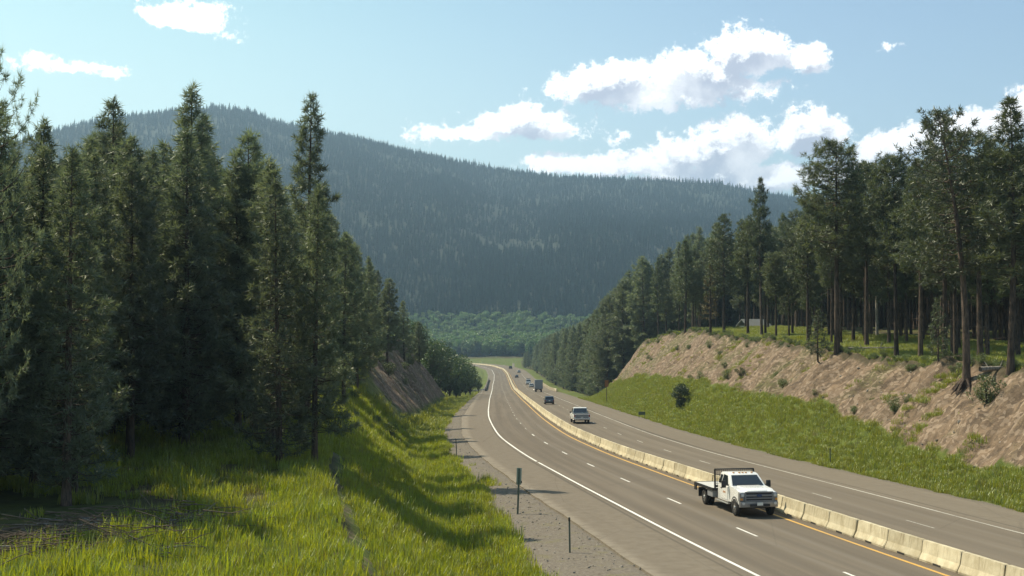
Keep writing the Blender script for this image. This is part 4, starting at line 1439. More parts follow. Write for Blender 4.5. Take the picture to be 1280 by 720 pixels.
# shrubs on the cut faces (things)
for (px_, Y, uoff, h, lab) in [(1232, 78, 7.5, 1.5, "straggly green shrub below the leaning pine"), (1092, 0, 0, 0, None)]:
    if lab is None: continue
    x = float(xc(Y)) + float(pave_r(Y)) + uoff
    tree('shrub0', *on_sight(1232, 505), 1.9, lab, "shrubs on the right cut face", name="shrub", cat="shrub")
x850 = None
bx = at(851, 126)
tree('juniper', *on_sight(851, 511), 3.3, "dark rounded evergreen shrub alone on the grassy right slope", None, name="evergreen_shrub", cat="shrub")
r2 = random.Random(21)
for k in range(30):
    Y = 68 + 170 * r2.random() ** 1.2
    side = 1
    u0 = float(pave_r(Y)) + r2.uniform(6.2, float(np.interp(Y, VC_Y, VC_V)) + .4)
    tree('shrub%d' % (k % 2), float(xc(Y)) + u0, Y + u0 * .1, r2.uniform(.5, 1.2), "small green shrub rooted in the brown cut face on the right", "small shrubs dotted over the right cut face", name="shrub", cat="shrub")
for k in range(16):
    Y = 70 + 170 * r2.random()
    u0 = float(np.interp(Y, CL_Y, CL_V)) - r2.uniform(-1.5, 5)
    tree('shrub%d' % (k % 2), float(xc(Y)) - u0, Y, r2.uniform(.9, 2.2), "leafy shrub on the slope under the left stand", "shrubs on the left slope", name="shrub", cat="shrub")

# dead brush pile with pale sticks, lower left
def sticks(seed, n, spread, L0, L1, r0, mat, name):
    r = np.random.default_rng(seed)
    sg = []
    for i in range(n):
        c = np.array([r.normal() * spread[0], r.normal() * spread[1], abs(r.normal()) * spread[2] + .05])
        a = r.normal() * .7 + .35; L_ = r.uniform(L0, L1)
        d = np.array([math.cos(a), math.sin(a) * .6, r.normal() * .16]) * L_ / 2
        m = c + r.normal(size=3) * .04 * L_; m[2] = abs(m[2])
        sg += [(c - d, m, r0, r0 * .8), (m, c + d, r0 * .8, r0 * .4)]
    v, f = tubes(sg, 4)
    return new_mesh(name, v, f, mat, True)


for (px_, Y, seed, n_, spread, lab) in [(190, 43, 1, 170, (2.0, 1.1, .25), "heap of dead branches in front of the clearing"),
                                        (50, 38, 2, 240, (2.4, 1.9, .3), "shaded brush heap in the bottom left corner")]:
    x = at(px_, Y)
    e = bpy.data.objects.new("brush_pile", None); COL.objects.link(e); e.location = (x, Y, T1(x, Y))
    tag(e, lab, "brush pile", "brush piles at the lower left")
    link("twigs", sticks(seed, n_, spread, .8, 2.4, .018, M_DARKDEBRIS, "twigs"), e)["kind"] = "stuff"
    link("bare_branches", sticks(seed + 9, 16, (spread[0] * .8, spread[1] * .8, .2), 1.6, 3.2, .028, M_BARK_GREY, "bare_branches"), e)["kind"] = "stuff"
# fallen logs in the right wood
for j, (px_, Y, L_, a, lab) in enumerate([(973, 158, 5.5, .15, "pale fallen log lying in the grass left of the thick trunks"),
                                     (1243, 0, 2.4, .25, "short pale log lying beside the roots of leaning pine"),
                                     (1090, 118, 5.0, .1, "pale fallen log between trunks in mid stand")]):
    if Y == 0: x, Y = on_sight(px_, 466)
    x = at(px_, Y); z = T1(x, Y) + .25
    d = np.array([math.cos(a) * L_ / 2, math.sin(a) * L_ / 2, .05])
    c = np.zeros(3)
    v, f = tubes([(c - d, c, .2, .17), (c, c + d, .17, .12), (c + d * .3, c + d * .3 + np.array([.3, .1, .6]), .05, .02), (c - d * .4, c - d * .4 + np.array([-.2, .3, .5]), .05, .02)], 8)
    o = link("fallen_log", new_mesh("fallen_log", v, f, M_BARK_GREY, True)); o.location = (x, Y, z)
    tag(o, lab, "log", "fallen logs in the right wood")
# bare roots of the leaning pine
sg = []
rr2 = np.random.default_rng(3)
for k in range(16):
    a = rr2.uniform(-.8, 2.3); L_ = rr2.uniform(.5, 1.4)
    p0 = np.array([0, 0, .7]); p1 = np.array([math.cos(a) * L_ * .5, math.sin(a) * L_ * .5, .1]); p2 = np.array([math.cos(a) * L_, math.sin(a) * L_, -.9 * L_ * .6])
    sg += [(p0, p1, .15, .09), (p1, p2, .09, .03)]
v, f = tubes(sg, 6)
for o in list(COL.objects):
    if o.get('label', '').startswith('leaning pine'):
        rt = link("exposed_roots", new_mesh("exposed_roots", v, f, M_BARK, True), o)


# ------------------------------------------------------------------ posts, signs, rails, pole
def on_ground(px_, Y):
    x = at(px_, Y); return Vector((x, Y, T1(x, Y)))


def ground_at_px(px_, py_, y0=30, y1=500):
    """where the sight line through a picture point meets the ground"""
    Ys = np.linspace(y0, y1, 4000); xs = (px_ - 640) / FPX * Ys; zs = (395 - py_) / FPX * Ys
    k = np.argmax(zs < terrain(xs, Ys))
    return Vector((xs[k], Ys[k], T1(xs[k], Ys[k])))


def ch_post(mb, h, w=.07):
    mb.box((0, 0, h / 2 - .15), (w, .012, h + .3)); mb.box((-w / 2, .02, h / 2 - .15), (.012, .05, h + .3)); mb.box((w / 2, .02, h / 2 - .15), (.012, .05, h + .3))
    return mb


p_ = ground_at_px(647, 642); hpost = 57 / FPX * p_.y
e = bpy.data.objects.new("mile_marker", None); COL.objects.link(e); e.location = p_; e.rotation_euler = (0, .035, -.10)
tag(e, "tall green-grey sign post with a narrow marker plate seen from behind", "sign")
ch_post(MB(), hpost, .085).obj("post", M_POST, e)
MB().box((-.0, .055, hpost - .43), (.27, .006, .90), .004).obj("sign_plate", M_SIGNBACK, e)
mb = MB()
for zz in (-.15, -.6): mb.box((0, .045, hpost + zz), (.10, .012, .03)); mb.cyl((0, -.03, hpost + zz), (0, .05, hpost + zz), .012)
mb.obj("bolt_clamp", M_GALV, e)
mb = MB(); mb.box((.15, -.02, hpost - .72), (.05, .1, .12), .01); mb.obj("reflector_box", M_TRIM, e)
for (px_, py_, hpx, lab) in [(712, 690, 44, "slim delineator post on the gravel nearest the camera"),
                             (571, 572, 24, "small distant delineator post on the gravel where the shoulder widens"),
                             (1037, 580, 20, "thin delineator post on the grass beyond the far carriageway")]:
    p_ = ground_at_px(px_, py_); h = hpx / FPX * p_.y
    e = bpy.data.objects.new("delineator_post", None); COL.objects.link(e); e.location = p_; e.rotation_euler = (0, R.uniform(-.04, .04), -.12)
    tag(e, lab, "post", "delineator posts")
    ch_post(MB(), h, .06).obj("post", M_POST, e)
    MB().box((0, -.012, h - .09), (.085, .012, .15), .004).obj("reflector", M_TRIM, e)
# brown sign
p_ = ground_at_px(758, 503, 100, 400); h = 28 / FPX * p_.y
e = bpy.data.objects.new("brown_sign", None); COL.objects.link(e); e.location = p_; e.rotation_euler = (0, 0, .25)
tag(e, "brown diamond-like sign on a wooden post beside the far carriageway", "sign")
MB().box((0, 0, h / 2 - .2), (.12, .10, h + .2), .01).obj("post", M_DARKSTEEL_SHADE, e)
mb = MB(); w_ = .62
mb.prism([(-.02, h - 1.35), (.0, h - 1.35), (.0, h), (-.02, h)], -w_ * .6, w_ * .6, taper=lambda x, y, z: (x, y - .06, z))
mb.obj("sign_plate", M_BROWNSIGN, e)
# small low utility box on the slope
p_ = ground_at_px(802, 523, 100, 400)
e = bpy.data.objects.new("marker_panel", None); COL.objects.link(e); e.location = p_
tag(e, "small low grey roadside panel on two legs in the right grass", "marker")
mb = MB(); mb.box((0, 0, .75), (.95, .04, .45), .01); mb.obj("panel", M_POST, e)
for sx in (-.4, .4): MB().box((sx, .03, .3), (.05, .05, .9)).obj("leg", M_POST, e)


# bridge rails at the far bend
def rail_run(name, label, cat, y0, y1, off, hgt, kindm, top_rail=True):
    s0_, s1_ = s_of_y(y0), s_of_y(y1)
    base = rp(np.array([s0_]), np.array([off(y0)]))[0]
    e = bpy.data.objects.new(name, None); COL.objects.link(e); e.location = base
    tag(e, label, cat)
    s = np.arange(s0_, s1_, 4.0); yy = np.interp(s, ST, path[:, 1]); o = np.array([off(v) for v in yy])
    prof = [(-.18, -.3), (-.18, hgt), (.18, hgt), (.18, -.3)]
    Vv = []
    for (dx, dz) in prof:
        Vv.append(rp(s, o + dx, dz) - base)
    Vv = np.stack(Vv, 1).reshape(-1, 3); n = len(s); id_ = np.arange(n * 4).reshape(n, 4)
    Ff = np.concatenate([np.stack([id_[:-1, j], id_[:-1, (j + 1) % 4], id_[1:, (j + 1) % 4], id_[1:, j]], -1) for j in range(4)] + [id_[:1], id_[-1:, ::-1]])
    link("parapet", new_mesh("parapet", Vv, Ff, kindm), e)
    if top_rail:
        pts = rp(s, o, hgt + .42) - base
        sg = [(pts[i], pts[i + 1], .06, .06) for i in range(n - 1)]
        v, f = tubes(sg, 6); link("top_rail", new_mesh("top_rail", v, f, M_DARKSTEEL_SHADE), e)
        pm = MB().box((0, 0, .2), (.1, .1, .42)).mesh("rail_post", M_DARKSTEEL_SHADE)
        for i in range(0, n, 2):
            q = link("rail_post", pm, e); q.location = Vector(rp(s[i:i + 1], o[i:i + 1], hgt)[0] - base)
    return e


rail_run("bridge_rail", "dark bridge parapet with steel rail left of the far carriageway", "rail", 405, 600, lambda y: -10.3 - .3, .75, M_DARKSTEEL_SHADE)  # concrete parapet given a dark colour for the shade on its road face
rail_run("bridge_rail", "pale concrete bridge parapet on the right at the far bend", "rail", 395, 560, lambda y: 13.0, .85, M_CONCRETE, False)
# w-beam guardrail leading to the left bridge rail
base = Vector(rp(np.array([s_of_y(360)]), np.array([-15.0]))[0])
e = bpy.data.objects.new("guardrail", None); COL.objects.link(e); e.location = base
tag(e, "steel guardrail flaring away from the left end of the bridge rail", "guardrail")
s = np.linspace(s_of_y(330), s_of_y(404), 20); o = np.interp(s, [s[0], s[-1]], [-19, -10.7])
Vv = []
for dx, dz in ((0, .45), (.06, .52), (0, .6), (.06, .68), (0, .76)):
    Vv.append(rp(s, o + dx, dz) - np.array(base))
Vv = np.stack(Vv, 1).reshape(-1, 3); id_ = np.arange(len(s) * 5).reshape(len(s), 5)
Ff = np.stack([id_[:-1, :-1], id_[:-1, 1:], id_[1:, 1:], id_[1:, :-1]], -1).reshape(-1, 4)
g_ = link("beam", new_mesh("beam", Vv, Ff, M_GALV), e); md = g_.modifiers.new("thick", 'SOLIDIFY'); md.thickness = .012
pm = MB().box((0, 0, .2), (.14, .14, 1.5)).mesh("post", M_BARK_GREY)
for i in range(0, len(s), 1):
    q = link("post", pm, e); q.location = Vector(rp(s[i:i + 1], o[i:i + 1] - .1, -.1)[0]) - base

# power pole above the right trees
x = at(1096, 150); zt_ = (395 - 200) / FPX * 150; zb = T1(x, 150)
e = bpy.data.objects.new("power_pole", None); COL.objects.link(e); e.location = (x, 150, zb)
tag(e, "wooden power pole with a crossarm rising among the right trees", "pole")
MB().cyl((0, 0, -.5), (0, 0, zt_ - zb), .19, .12, 10).obj("pole", M_BARK_GREY, e, True)
MB().box((0, 0, zt_ - zb - .35), (2.0, .12, .14)).obj("crossarm", M_BARK_GREY, e)
for sx in (-.9, -.35, .9): MB().cyl((sx, 0, zt_ - zb - .28), (sx, 0, zt_ - zb - .05), .05, .03, 8).obj("insulator", M_GALV, e)


# small pale building in the right wood
x = at(942, 245); zb = T1(x, 245) - .5
e = bpy.data.objects.new("shed", None); COL.objects.link(e); e.location = (x, 245, zb); e.rotation_euler = (0, 0, .3)
tag(e, "pale shed glimpsed between the trunks of the right wood", "shed")
MB().box((0, 0, 1.3), (4.4, 4, 2.6)).obj("wall", M_DECK, e)
MB().prism([(-2.4, 2.6), (0, 4.0), (2.4, 2.6), (2.4, 2.48), (0, 3.86), (-2.4, 2.48)], -2.8, 2.8).obj("roof", M_GALV, e)
MB().box((-.8, -2.02, 1.0), (1.0, .06, 2.0)).obj("door", M_TRAILER, e)
MB().box((1.2, -2.02, 1.5), (.9, .06, .8)).obj("window", M_GLASS, e)


# ------------------------------------------------------------------ vehicles
def place_vehicle(e, Y, off, toward):
    s = s_of_y(Y)
    c = rp(np.array([s]), np.array([off]))[0]
    a = rp(np.array([s - 2]), np.array([off]))[0]; b = rp(np.array([s + 2]), np.array([off]))[0]
    d = Vector(b - a).normalized()
    if toward: d = -d
    right = d.cross(Vector((0, 0, 1))).normalized(); up = right.cross(d)
    M = Matrix((right, d, up)).transposed()
    e.rotation_euler = M.to_euler(); e.location = Vector(c) + Vector((0, 0, .012))


def wheel(parent, x, y, r, w, side, dual=False, lugs=True):
    e = bpy.data.objects.new("wheel", None); COL.objects.link(e); e.parent = parent; e.location = (x, y, r)
    mb = MB()
    xs = [0] if not dual else [0, -side * (w + .05)]
    for dx in xs:
        bm = mb.bm
        prof = [(-w / 2, r * .60), (-w / 2, r * .90), (-w * .38, r), (w * .38, r), (w / 2, r * .90), (w / 2, r * .60)]
        n = 24; rings = []
        for k in range(n):
            a = 2 * math.pi * k / n
            rings.append([bm.verts.new((dx + px_, math.cos(a) * q, math.sin(a) * q)) for px_, q in prof])
        for k in range(n):
            A, B = rings[k], rings[(k + 1) % n]
            for j in range(len(prof)):
                bm.faces.new((A[j], A[(j + 1) % len(prof)], B[(j + 1) % len(prof)], B[j]))
    mb.obj("tyre", M_TYRE, e, True)
    mb = MB(); s_ = side
    mb.cyl((s_ * (w * .12), 0, 0), (s_ * (w * .40), 0, 0), r * .62, r * .58, 20)
    mb.cyl((s_ * (w * .40), 0, 0), (s_ * (w * .55), 0, 0), r * .22, r * .18, 12)
    mb.obj("rim", M_RIM, e, True)
    mb = MB()
    for k in range(8):
        a = k * math.pi / 4
        mb.cyl((s_ * w * .405, math.cos(a) * r * .42, math.sin(a) * r * .42), (s_ * w * .42, math.cos(a) * r * .42, math.sin(a) * r * .42), r * .085, n=8)
    mb.obj("hand_hole", M_BLACK, e)
    return e


def arch_profile(y0, y1, z0, z1, axles, ra, zc):
    """lower outline with wheel arches, from back to front"""
    pts = [(y0, z0)]
    for ya in sorted(axles):
        aa = math.acos(max(-1, min(1, (z0 - zc) / ra)))
        for k in range(9):
            t = -1 + 2 * k / 8
            ang_ = math.pi / 2 - t * aa * 1.0
            th = math.pi / 2 + aa - k / 8 * 2 * aa
            pts.append((ya + ra * math.cos(th), zc + ra * math.sin(th)))
    pts.append((y1, z0))
    return pts


def flatbed_truck():
    e = bpy.data.objects.new("flatbed_truck", None); COL.objects.link(e)
    tag(e, "white flatbed work truck with black headache rack driving toward the camera", "truck")
    W = 1.0
    # frame rails
    mb = MB(); [mb.box((sx * .42, -.55, .72), (.09, 6.6, .2)) for sx in (-1, 1)]
    for yy in (-3.6, -2.0, -.9): mb.box((0, yy, .72), (.9, .08, .14))
    mb.cyl((-.9, -2.45, .42), (.9, -2.45, .42), .07); mb.cyl((-.85, 2.45, .42), (.85, 2.45, .42), .06); mb.cyl((0, -2.45, .42), (0, -2.45, .45), .2)
    mb.box((0, 1.9, .62), (1.5, 2.4, .3))
    mb.obj("chassis", M_BLACK, e)
    # front clip: fenders + hood
    low = arch_profile(1.38, 3.25, .62, 0, [2.45], .50, .42)
    prof = low + [(3.32, .8), (3.30, 1.16), (3.18, 1.28), (2.7, 1.36), (1.72, 1.43), (1.38, 1.40)]
    def tp(x, y, z):
        k = 1 - .03 * max(0, z - 1.1) / .3
        if y > 2.6: k -= .06 * (y - 2.6)
        return (x * k, y, z)
    MB().prism(prof, -W, W, .045, 2, tp).obj("front_body", M_CARWHITE, e, True)
    MB().prism([(1.62, 1.415), (2.72, 1.362), (3.12, 1.30), (3.08, 1.335), (2.7, 1.415), (1.62, 1.475)], -.62, .62, .02, 2, lambda x, y, z: (x * (1 - .10 * max(0, y - 1.6)), y, z)).obj("hood", M_CARWHITE, e, True)
    # wheel lips, flared
    for sx in (-1, 1):
        mb = MB()
        for k in range(12):
            a0 = math.pi * (k / 12) * 1.06 - .1; a1 = math.pi * ((k + 1) / 12) * 1.06 - .1
            r0, r1 = .50, .565
            P = [(sx * 1.0, 2.45 + math.cos(a) * r_, .42 + math.sin(a) * r_) for a, r_ in ((a0, r0), (a1, r0), (a1, r1), (a0, r1))]
            mb.slab(P if sx > 0 else P[::-1], .035)
        mb.obj("wheel_lip", M_TRIM, e)
    # cab lower
    MB().prism([(-.32, .58), (1.42, .58), (1.42, 1.39), (-.32, 1.36)], -W, W, .05, 2, lambda x, y, z: (x * (1 - .02 * max(0, z - 1.0)), y, z)).obj("cab_body", M_CARWHITE, e, True)
    # greenhouse
    def tg(x, y, z): return (x * (1 - .19 * max(0, z - 1.38) / .62), y, z)
    gh = [(-.32, 1.36), (-.32, 1.93), (-.18, 2.02), (.75, 2.04), (1.02, 1.98), (1.78, 1.40)]
    MB().prism(gh, -.97, .97, .05, 2, tg).obj("cab_roof", M_CARWHITE, e, True)
    # windshield
    def q(x, y, z, up=.012):
        n = Vector((0, .58, .76)).normalized() * up
        v = tg(x, y, z); return (v[0], v[1] + n.y, v[2] + n.z)
    ws = [q(-.86, 1.72, 1.45), q(.86, 1.72, 1.45), q(.84, 1.08, 1.925), q(-.84, 1.08, 1.925)]
    MB().slab(ws, .012).obj("windshield", M_GLASS, e)
    mb = MB(); mb.box((.35, 1.735, 1.475), (.62, .02, .02), rot=Euler((-.7, 0, 0))); mb.box((-.3, 1.735, 1.475), (.6, .02, .02), rot=Euler((-.7, 0, 0))); mb.obj("wiper", M_TRIM, e)
    # side windows, doors, mirrors
    for sx in (-1, 1):
        def w(y, z, push=.012):
            v = tg(sx * .965, y, z); return (v[0] + sx * push, y, z)
        P = [w(.28, 1.43), w(1.36, 1.43), w(1.30, 1.50), w(.92, 1.90), w(.30, 1.92)]
        if sx < 0: P = P[::-1]
        MB().slab(P, .012).obj("side_window", M_GLASS, e)
        P = [w(-.22, 1.45), w(.16, 1.45), w(.16, 1.88), w(-.18, 1.88)]
        if sx < 0: P = P[::-1]
        MB().slab(P, .012).obj("rear_quarter_window", M_GLASS, e)
        dr = MB().prism([(.24, .68), (1.36, .68), (1.40, 1.36), (.24, 1.36)], sx * .992, sx * 1.016, .008, 1).obj("door", M_CARWHITE, e)
        MB().box((sx * 1.03, .38, 1.22), (.03, .2, .035), .008).obj("door_handle", M_TRIM, dr)
        MB().box((sx * 1.018, .85, 1.05), (.006, .42, .10)).obj("faded_decal", M_DECAL, dr)
        mr = MB()
        mr.box((sx * 1.22, 1.40, 1.50), (.24, .10, .36), .03, seg=2)
        mr.obj("mirror", M_TRIM if sx < 0 else M_TRIM, e, True)
        MB().box((sx * 1.02, 1.40, 1.46), (.24, .05, .05)).obj("mirror_arm", M_TRIM, e)
        MB().box((sx * .99, .55, .50), (.18, 2.0, .06), .015).obj("running_board", M_GALV, e)
        hl = MB(); hl.prism([(3.02, .80), (3.33, .80), (3.345, 1.24), (3.06, 1.28)], sx * .73, sx * 1.0, .02, 1)
        hl.obj("headlight_housing", M_GRILLE, e)
        MB().box((sx * .86, 3.345, 1.13), (.17, .03, .15), .02).obj("headlight", M_LAMP, e)
        MB().box((sx * .92, 3.35, .93), (.12, .02, .1)).obj("turn_signal", M_AMBER, e)
        MB().cyl((sx * .84, 3.40, .72), (sx * .84, 3.43, .72), .075, n=12).obj("fog_lamp", M_LAMP, e)
    # grille: frame, three bars
    mb = MB(); mb.box((0, 3.335, 1.05), (1.48, .06, .50), .02); mb.obj("grille_recess", M_BLACK, e)
    mb = MB()
    for zz in (1.28, 1.12, .98, .84): mb.box((0, 3.375, zz), (1.46, .05, .07 if zz != 1.12 else .10), .012)
    mb.box((-.72, 3.37, 1.05), (.08, .05, .50), .01); mb.box((.72, 3.37, 1.05), (.08, .05, .50), .01)
    mb.obj("grille_bars", M_GRILLE, e)
    mb = MB(); mb.cyl((0, 3.40, 1.12), (0, 3.415, 1.12), .15, n=20)
    for v in mb.bm.verts: v.co.z = 1.12 + (v.co.z - 1.12) * .45
    mb.obj("emblem", M_EMBLEM, e, True)
    # bumper
    MB().prism([(3.22, .50), (3.48, .52), (3.50, .80), (3.22, .82)], -1.0, 1.0, .03, 2, lambda x, y, z: (x, y - .10 * (abs(x) > .9), z)).obj("front_bumper", M_CHROMEDULL, e, True)
    MB().box((0, 3.495, .63), (1.05, .02, .13), .004).obj("air_dam", M_TRIM, e)
    MB().box((0, 3.515, .70), (.31, .012, .155)).obj("licence_plate", M_PLATE, e)
    mb = MB()
    for xx in (-.5, -.18, 0, .18, .5): mb.box((xx, .86, 2.055), (.11, .08, .035), .01)
    lm = MB().box((0, 0, 0), (.11, .09, .04), .012).mesh("roof_marker", M_AMBER)
    mb.bm.free()
    for xx in (-.5, -.18, 0, .18, .5): link("roof_marker", lm, e).location = (xx, .86, 2.052)
    # headache rack
    mb = MB()
    for sx in (-1, 1):
        mb.box((sx * 1.08, -.52, 1.56), (.08, .08, 1.06))
    mb.box((0, -.52, 2.11), (2.2, .08, .06)); mb.box((0, -.52, 1.20), (2.16, .08, .12))
    mb.obj("headache_rack", M_BLACK, e)
    mb = MB()
    for k in range(17): mb.box((-.96 + k * .12, -.52, 1.62), (.022, .02, .92))
    for k in range(4): mb.box((0, -.515, 1.35 + k * .23), (2.1, .015, .025))
    g = mb.obj("rack_grille", M_BLACK, e); g["kind"] = "stuff"
    # flatbed
    MB().box((0, -2.2, 1.06), (2.40, 3.3, .06), .006).obj("flatbed_deck", M_DECK, e)
    mb = MB(); [mb.box((sx * 1.20, -2.2, 1.03), (.06, 3.36, .14)) for sx in (-1, 1)]; mb.box((0, -3.87, 1.0), (2.44, .06, .22)); mb.box((0, -.56, 1.03), (2.44, .05, .14))
    for k in range(7): mb.box((0, -.9 - k * .45, .97), (2.2, .07, .09))
    [mb.box((sx * .5, -2.2, .88), (.1, 3.2, .12)) for sx in (-1, 1)]
    mb.obj("bed_frame", M_BLACK, e)
    for sx in (-1, 1):
        MB().box((sx * .98, -1.15, .78), (.38, .95, .38), .02).obj("tool_box", M_TRAILER, e)
        MB().box((sx * 1.0, -3.15, .62), (.42, .02, .5)).obj("mud_flap", M_TRIM, e)
        MB().box((sx * 1.0, -3.905, .98), (.25, .02, .1)).obj("tail_light", M_TAIL, e)
        MB().box((sx * 1.21, -3.7, .85), (.05, .4, .34)).obj("side_step", M_BLACK, e)
        wheel(e, sx * .90, 2.45, .42, .25, sx); wheel(e, sx * 1.0, -2.45, .42, .23, sx, True)
    # steering wheel + seats seen dimly are behind dark glass: keep simple bench
    return e


tr_ = flatbed_truck()
place_vehicle(tr_, 65.0, -2.1, True)


def road_car(name, label, kind, paint, L=4.7, W=1.85, Hh=1.7, rw=.34, light=True):
    e = bpy.data.objects.new(name, None); COL.objects.link(e)
    tag(e, label, "pickup" if kind == 'pickup' else "car")
    y0, y1 = -L / 2, L / 2
    ax = (y0 + L * .2, y1 - L * .19)
    belt = Hh * .60 if kind != 'pickup' else 1.22
    z0 = .32 if kind != 'pickup' else .5
    low = arch_profile(y0 + .03, y1 - .05, z0, 0, list(ax), rw + .07, rw)
    hood = Hh * .56 if kind != 'pickup' else 1.2
    prof = low + [(y1, z0 + .25), (y1 - .04, hood - .12), (y1 - .2, hood), (y1 - L * .27, belt), (y0 + .05, belt), (y0, belt - .1), (y0 - .0, z0 + .2)]
    MB().prism(prof, -W / 2, W / 2, .05, 2).obj("body", paint, e, True)
    if kind == 'suv': g0, g1, g2, g3 = y0 + .04, y0 + .25, y1 - L * .42, y1 - L * .27
    elif kind == 'sedan': g0, g1, g2, g3 = y0 + .55, y0 + 1.2, y1 - L * .43, y1 - L * .27
    else: g0, g1, g2, g3 = -.55, -.45, y1 - L * .38, y1 - L * .27
    def tg(x, y, z): return (x * (1 - .17 * max(0, z - belt) / (Hh - belt)), y, z)
    MB().prism([(g0, belt - .02), (g1, Hh - .08), (g1 + .12, Hh), (g2 - .1, Hh), (g2, Hh - .04), (g3, belt - .02)], -W / 2 + .05, W / 2 - .05, .04, 2, tg).obj("cabin", paint, e, True)
    # rear glass and windscreen
    hh = Hh - belt
    for nm, (ya, yb), n in (("rear_window", (g0, g1), -1), ("windshield", (g3, g2), 1)):
        za, zb_ = belt + hh * .12, Hh - hh * .16
        fa = lambda z: ya + (yb - ya) * (z - belt) / hh
        nn = Vector((0, n * hh, abs(yb - ya))).normalized() * .014
        P = []
        for sx, z in ((-1, za), (1, za), (1, zb_), (-1, zb_)):
            v = tg(sx * (W / 2 - .14), fa(z), z); P.append((v[0], v[1] + nn.y, v[2] + nn.z))
        if n < 0: P = P[::-1]
        MB().slab(P, .012).obj(nm, M_GLASS, e)
    for sx in (-1, 1):
        def w(y, z): v = tg(sx * (W / 2 - .05), y, z); return (v[0] + sx * .012, y, z)
        za, zb_ = belt + .06, Hh - .12
        spans = [(max(g0 + .3, g1), (g1 + g2) / 2 - .05), ((g1 + g2) / 2 + .05, g2 - .02)]
        for a, b in spans:
            P = [w(a, za), w(b + (.35 if b > g2 - .1 else 0), za), w(b, zb_), w(a, zb_)]
            MB().slab(P if sx > 0 else P[::-1], .01).obj("side_window", M_GLASS, e)
        MB().box((sx * (W / 2 + .09), g3 - .25, belt + .08), (.16, .08, .13 if kind != 'pickup' else .24), .02).obj("mirror", M_TRIM, e)
        MB().box((sx * (W / 2 - .11), y0 - .005, belt - .22), (.16, .05, .26), .01).obj("tail_light", M_TAIL, e)
        MB().box((sx * (W / 2 - .2), y1 - .02, hood - .2), (.3, .06, .14), .01).obj("headlight", M_LAMP, e)
        for a in ax: wheel(e, sx * (W / 2 - .13), a, rw, .23, sx)
    MB().box((0, y0 - .04, z0 + .14), (W * .92, .12, .18), .02).obj("rear_bumper", M_TRIM if kind != 'pickup' else M_CHROME, e)
    MB().box((0, y0 - .035, z0 + (.42 if kind != 'pickup' else .3)), (.31, .02, .16)).obj("licence_plate", M_PLATE, e)
    MB().box((0, y1 - .01, hood - .28), (W * .5, .05, .2), .01).obj("grille", M_BLACK, e)
    MB().box((0, 0, z0 - .03), (W * .8, L * .82, .14)).obj("underbody", M_BLACK, e)
    if kind == 'pickup':
        MB().box((0, y0 - .012, .95), (W * .80, .03, .50), .01).obj("tailgate", M_TRAILER, e)  # white tailgate coloured grey, the shade of its rear face in the paint
        # open bed: dark floor between proud rails
        for sx in (-1, 1): MB().box((sx * (W / 2 - .05), (y0 - .55) / 2, belt + .015), (.10, abs(y0) - .6, .05)).obj("bed_rail", M_TRIM, e)
        MB().box((0, (y0 - .55) / 2, belt + .004), (W - .22, abs(y0) - .7, .012)).obj("bed_cover", M_TRIM, e)
    return e


pk = road_car("pickup_truck", "white pickup truck seen from behind on the far carriageway", 'pickup', M_CARWHITE, 5.9, 2.08, 1.98, .40)
place_vehicle(pk, 155, 3.1, False)
cr1 = road_car("parked_car", "blue-grey hatchback driving away ahead of white pickup", 'suv', M_CARGREY, 4.5, 1.85, 1.6, .34)
cr1.name = "hatchback"
place_vehicle(cr1, 238, 3.4, False)


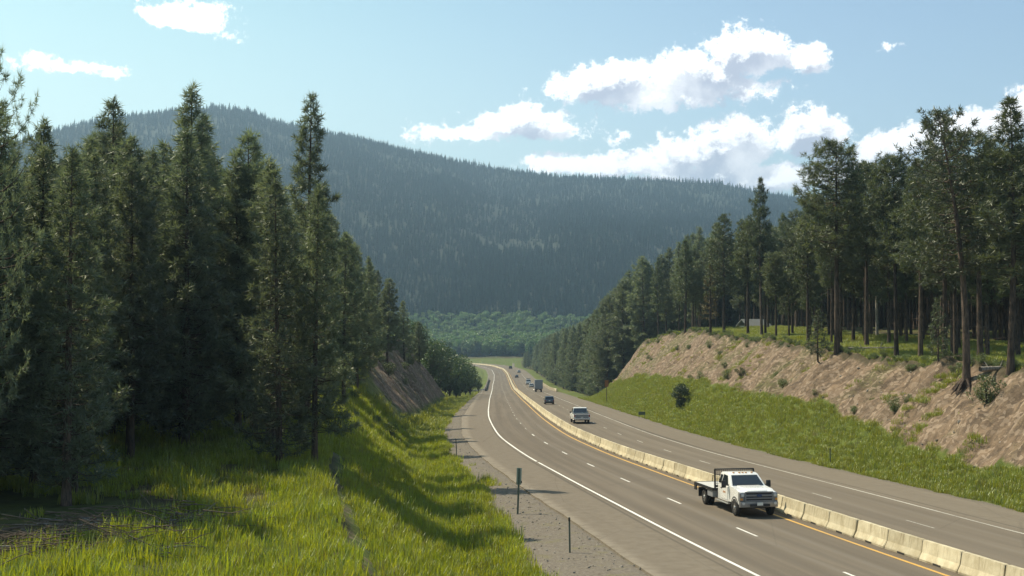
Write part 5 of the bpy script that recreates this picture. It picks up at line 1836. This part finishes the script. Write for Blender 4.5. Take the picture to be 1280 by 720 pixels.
def box_trailer():
    e = bpy.data.objects.new("box_truck", None); COL.objects.link(e)
    tag(e, "tall grey box truck seen from behind in the far traffic", "truck")
    W, Hh, L = 2.6, 3.9, 7.5
    MB().box((0, -.6, .95 + (Hh - .95) / 2), (W, L * .74, Hh - .95), .05, seg=2).obj("cargo_box", M_TRAILER, e, True)
    mb = MB(); [mb.box((sx * .42, -.2, .8), (.1, L, .22)) for sx in (-1, 1)]; mb.box((0, -3.45, .62), (W * .9, .1, .14)); mb.obj("chassis", M_BLACK, e)
    MB().prism([(2.3, .7), (4.3, .7), (4.3, 1.5), (3.6, 1.65), (3.2, 2.45), (2.3, 2.5)], -1.05, 1.05, .06, 2).obj("cab", M_CARWHITE, e, True)
    MB().box((0, -3.385, 2.2), (W * .86, .03, 2.2), .01).obj("rear_door", M_TRAILER, e)
    for sx in (-1, 1):
        MB().box((sx * 1.0, -3.52, .64), (.3, .04, .12)).obj("tail_light", M_TAIL, e)
        MB().box((sx * 1.3, 3.3, 1.9), (.2, .1, .4), .02).obj("mirror", M_TRIM, e)
        wheel(e, sx * .98, -2.0, .45, .24, sx, True); wheel(e, sx * .95, 3.3, .45, .25, sx)
    return e


bt = box_trailer(); place_vehicle(bt, 388, 6.7, False)
v1 = road_car("white_van", "white van with dark roof in the far traffic beyond the box truck", 'suv', M_CARWHITE, 5.6, 2.1, 2.3, .36)
place_vehicle(v1, 515, 6.9, False); v1['category'] = "van"
MB().box((0, -.2, 2.42), (1.7, 3.6, .28), .04).obj("roof_load", M_BLACK, v1)
v5 = road_car("white_car", "small white car following just behind the white van", 'suv', M_CARWHITE, 4.6, 1.85, 1.6, .34)
place_vehicle(v5, 474, 7.0, False)
v2 = road_car("dark_car", "dark car in the left lane beside the white van, far away", 'sedan', M_CARDARK, 4.7, 1.85, 1.5, .33)
place_vehicle(v2, 645, 4.0, False)
v3 = road_car("dark_car", "farthest dark car on the bend", 'suv', M_CARDARK, 4.6, 1.9, 1.75, .34)
place_vehicle(v3, 800, 6.4, False)
v4 = road_car("light_car", "pale car with dark rear window ahead of the white van", 'sedan', M_CARSILVER, 4.7, 1.85, 1.5, .33)
place_vehicle(v4, 730, 7.6, False)

# ------------------------------------------------------------------ air
hz, h, out = mat_base("air")
pv = h.add('ShaderNodeVolumePrincipled')
pv.inputs['Color'].default_value = (.50, .74, 1.0, 1)
pv.inputs['Density'].default_value = HAZE_DENSITY
pv.inputs['Anisotropy'].default_value = .35
h.l.new(pv.outputs[0], out.inputs['Volume'])
bmz = MB().box((0, 2900, 280), (9000, 7000, 720))
hz_o = bmz.obj("haze", hz)
tag(hz_o, kind='stuff')
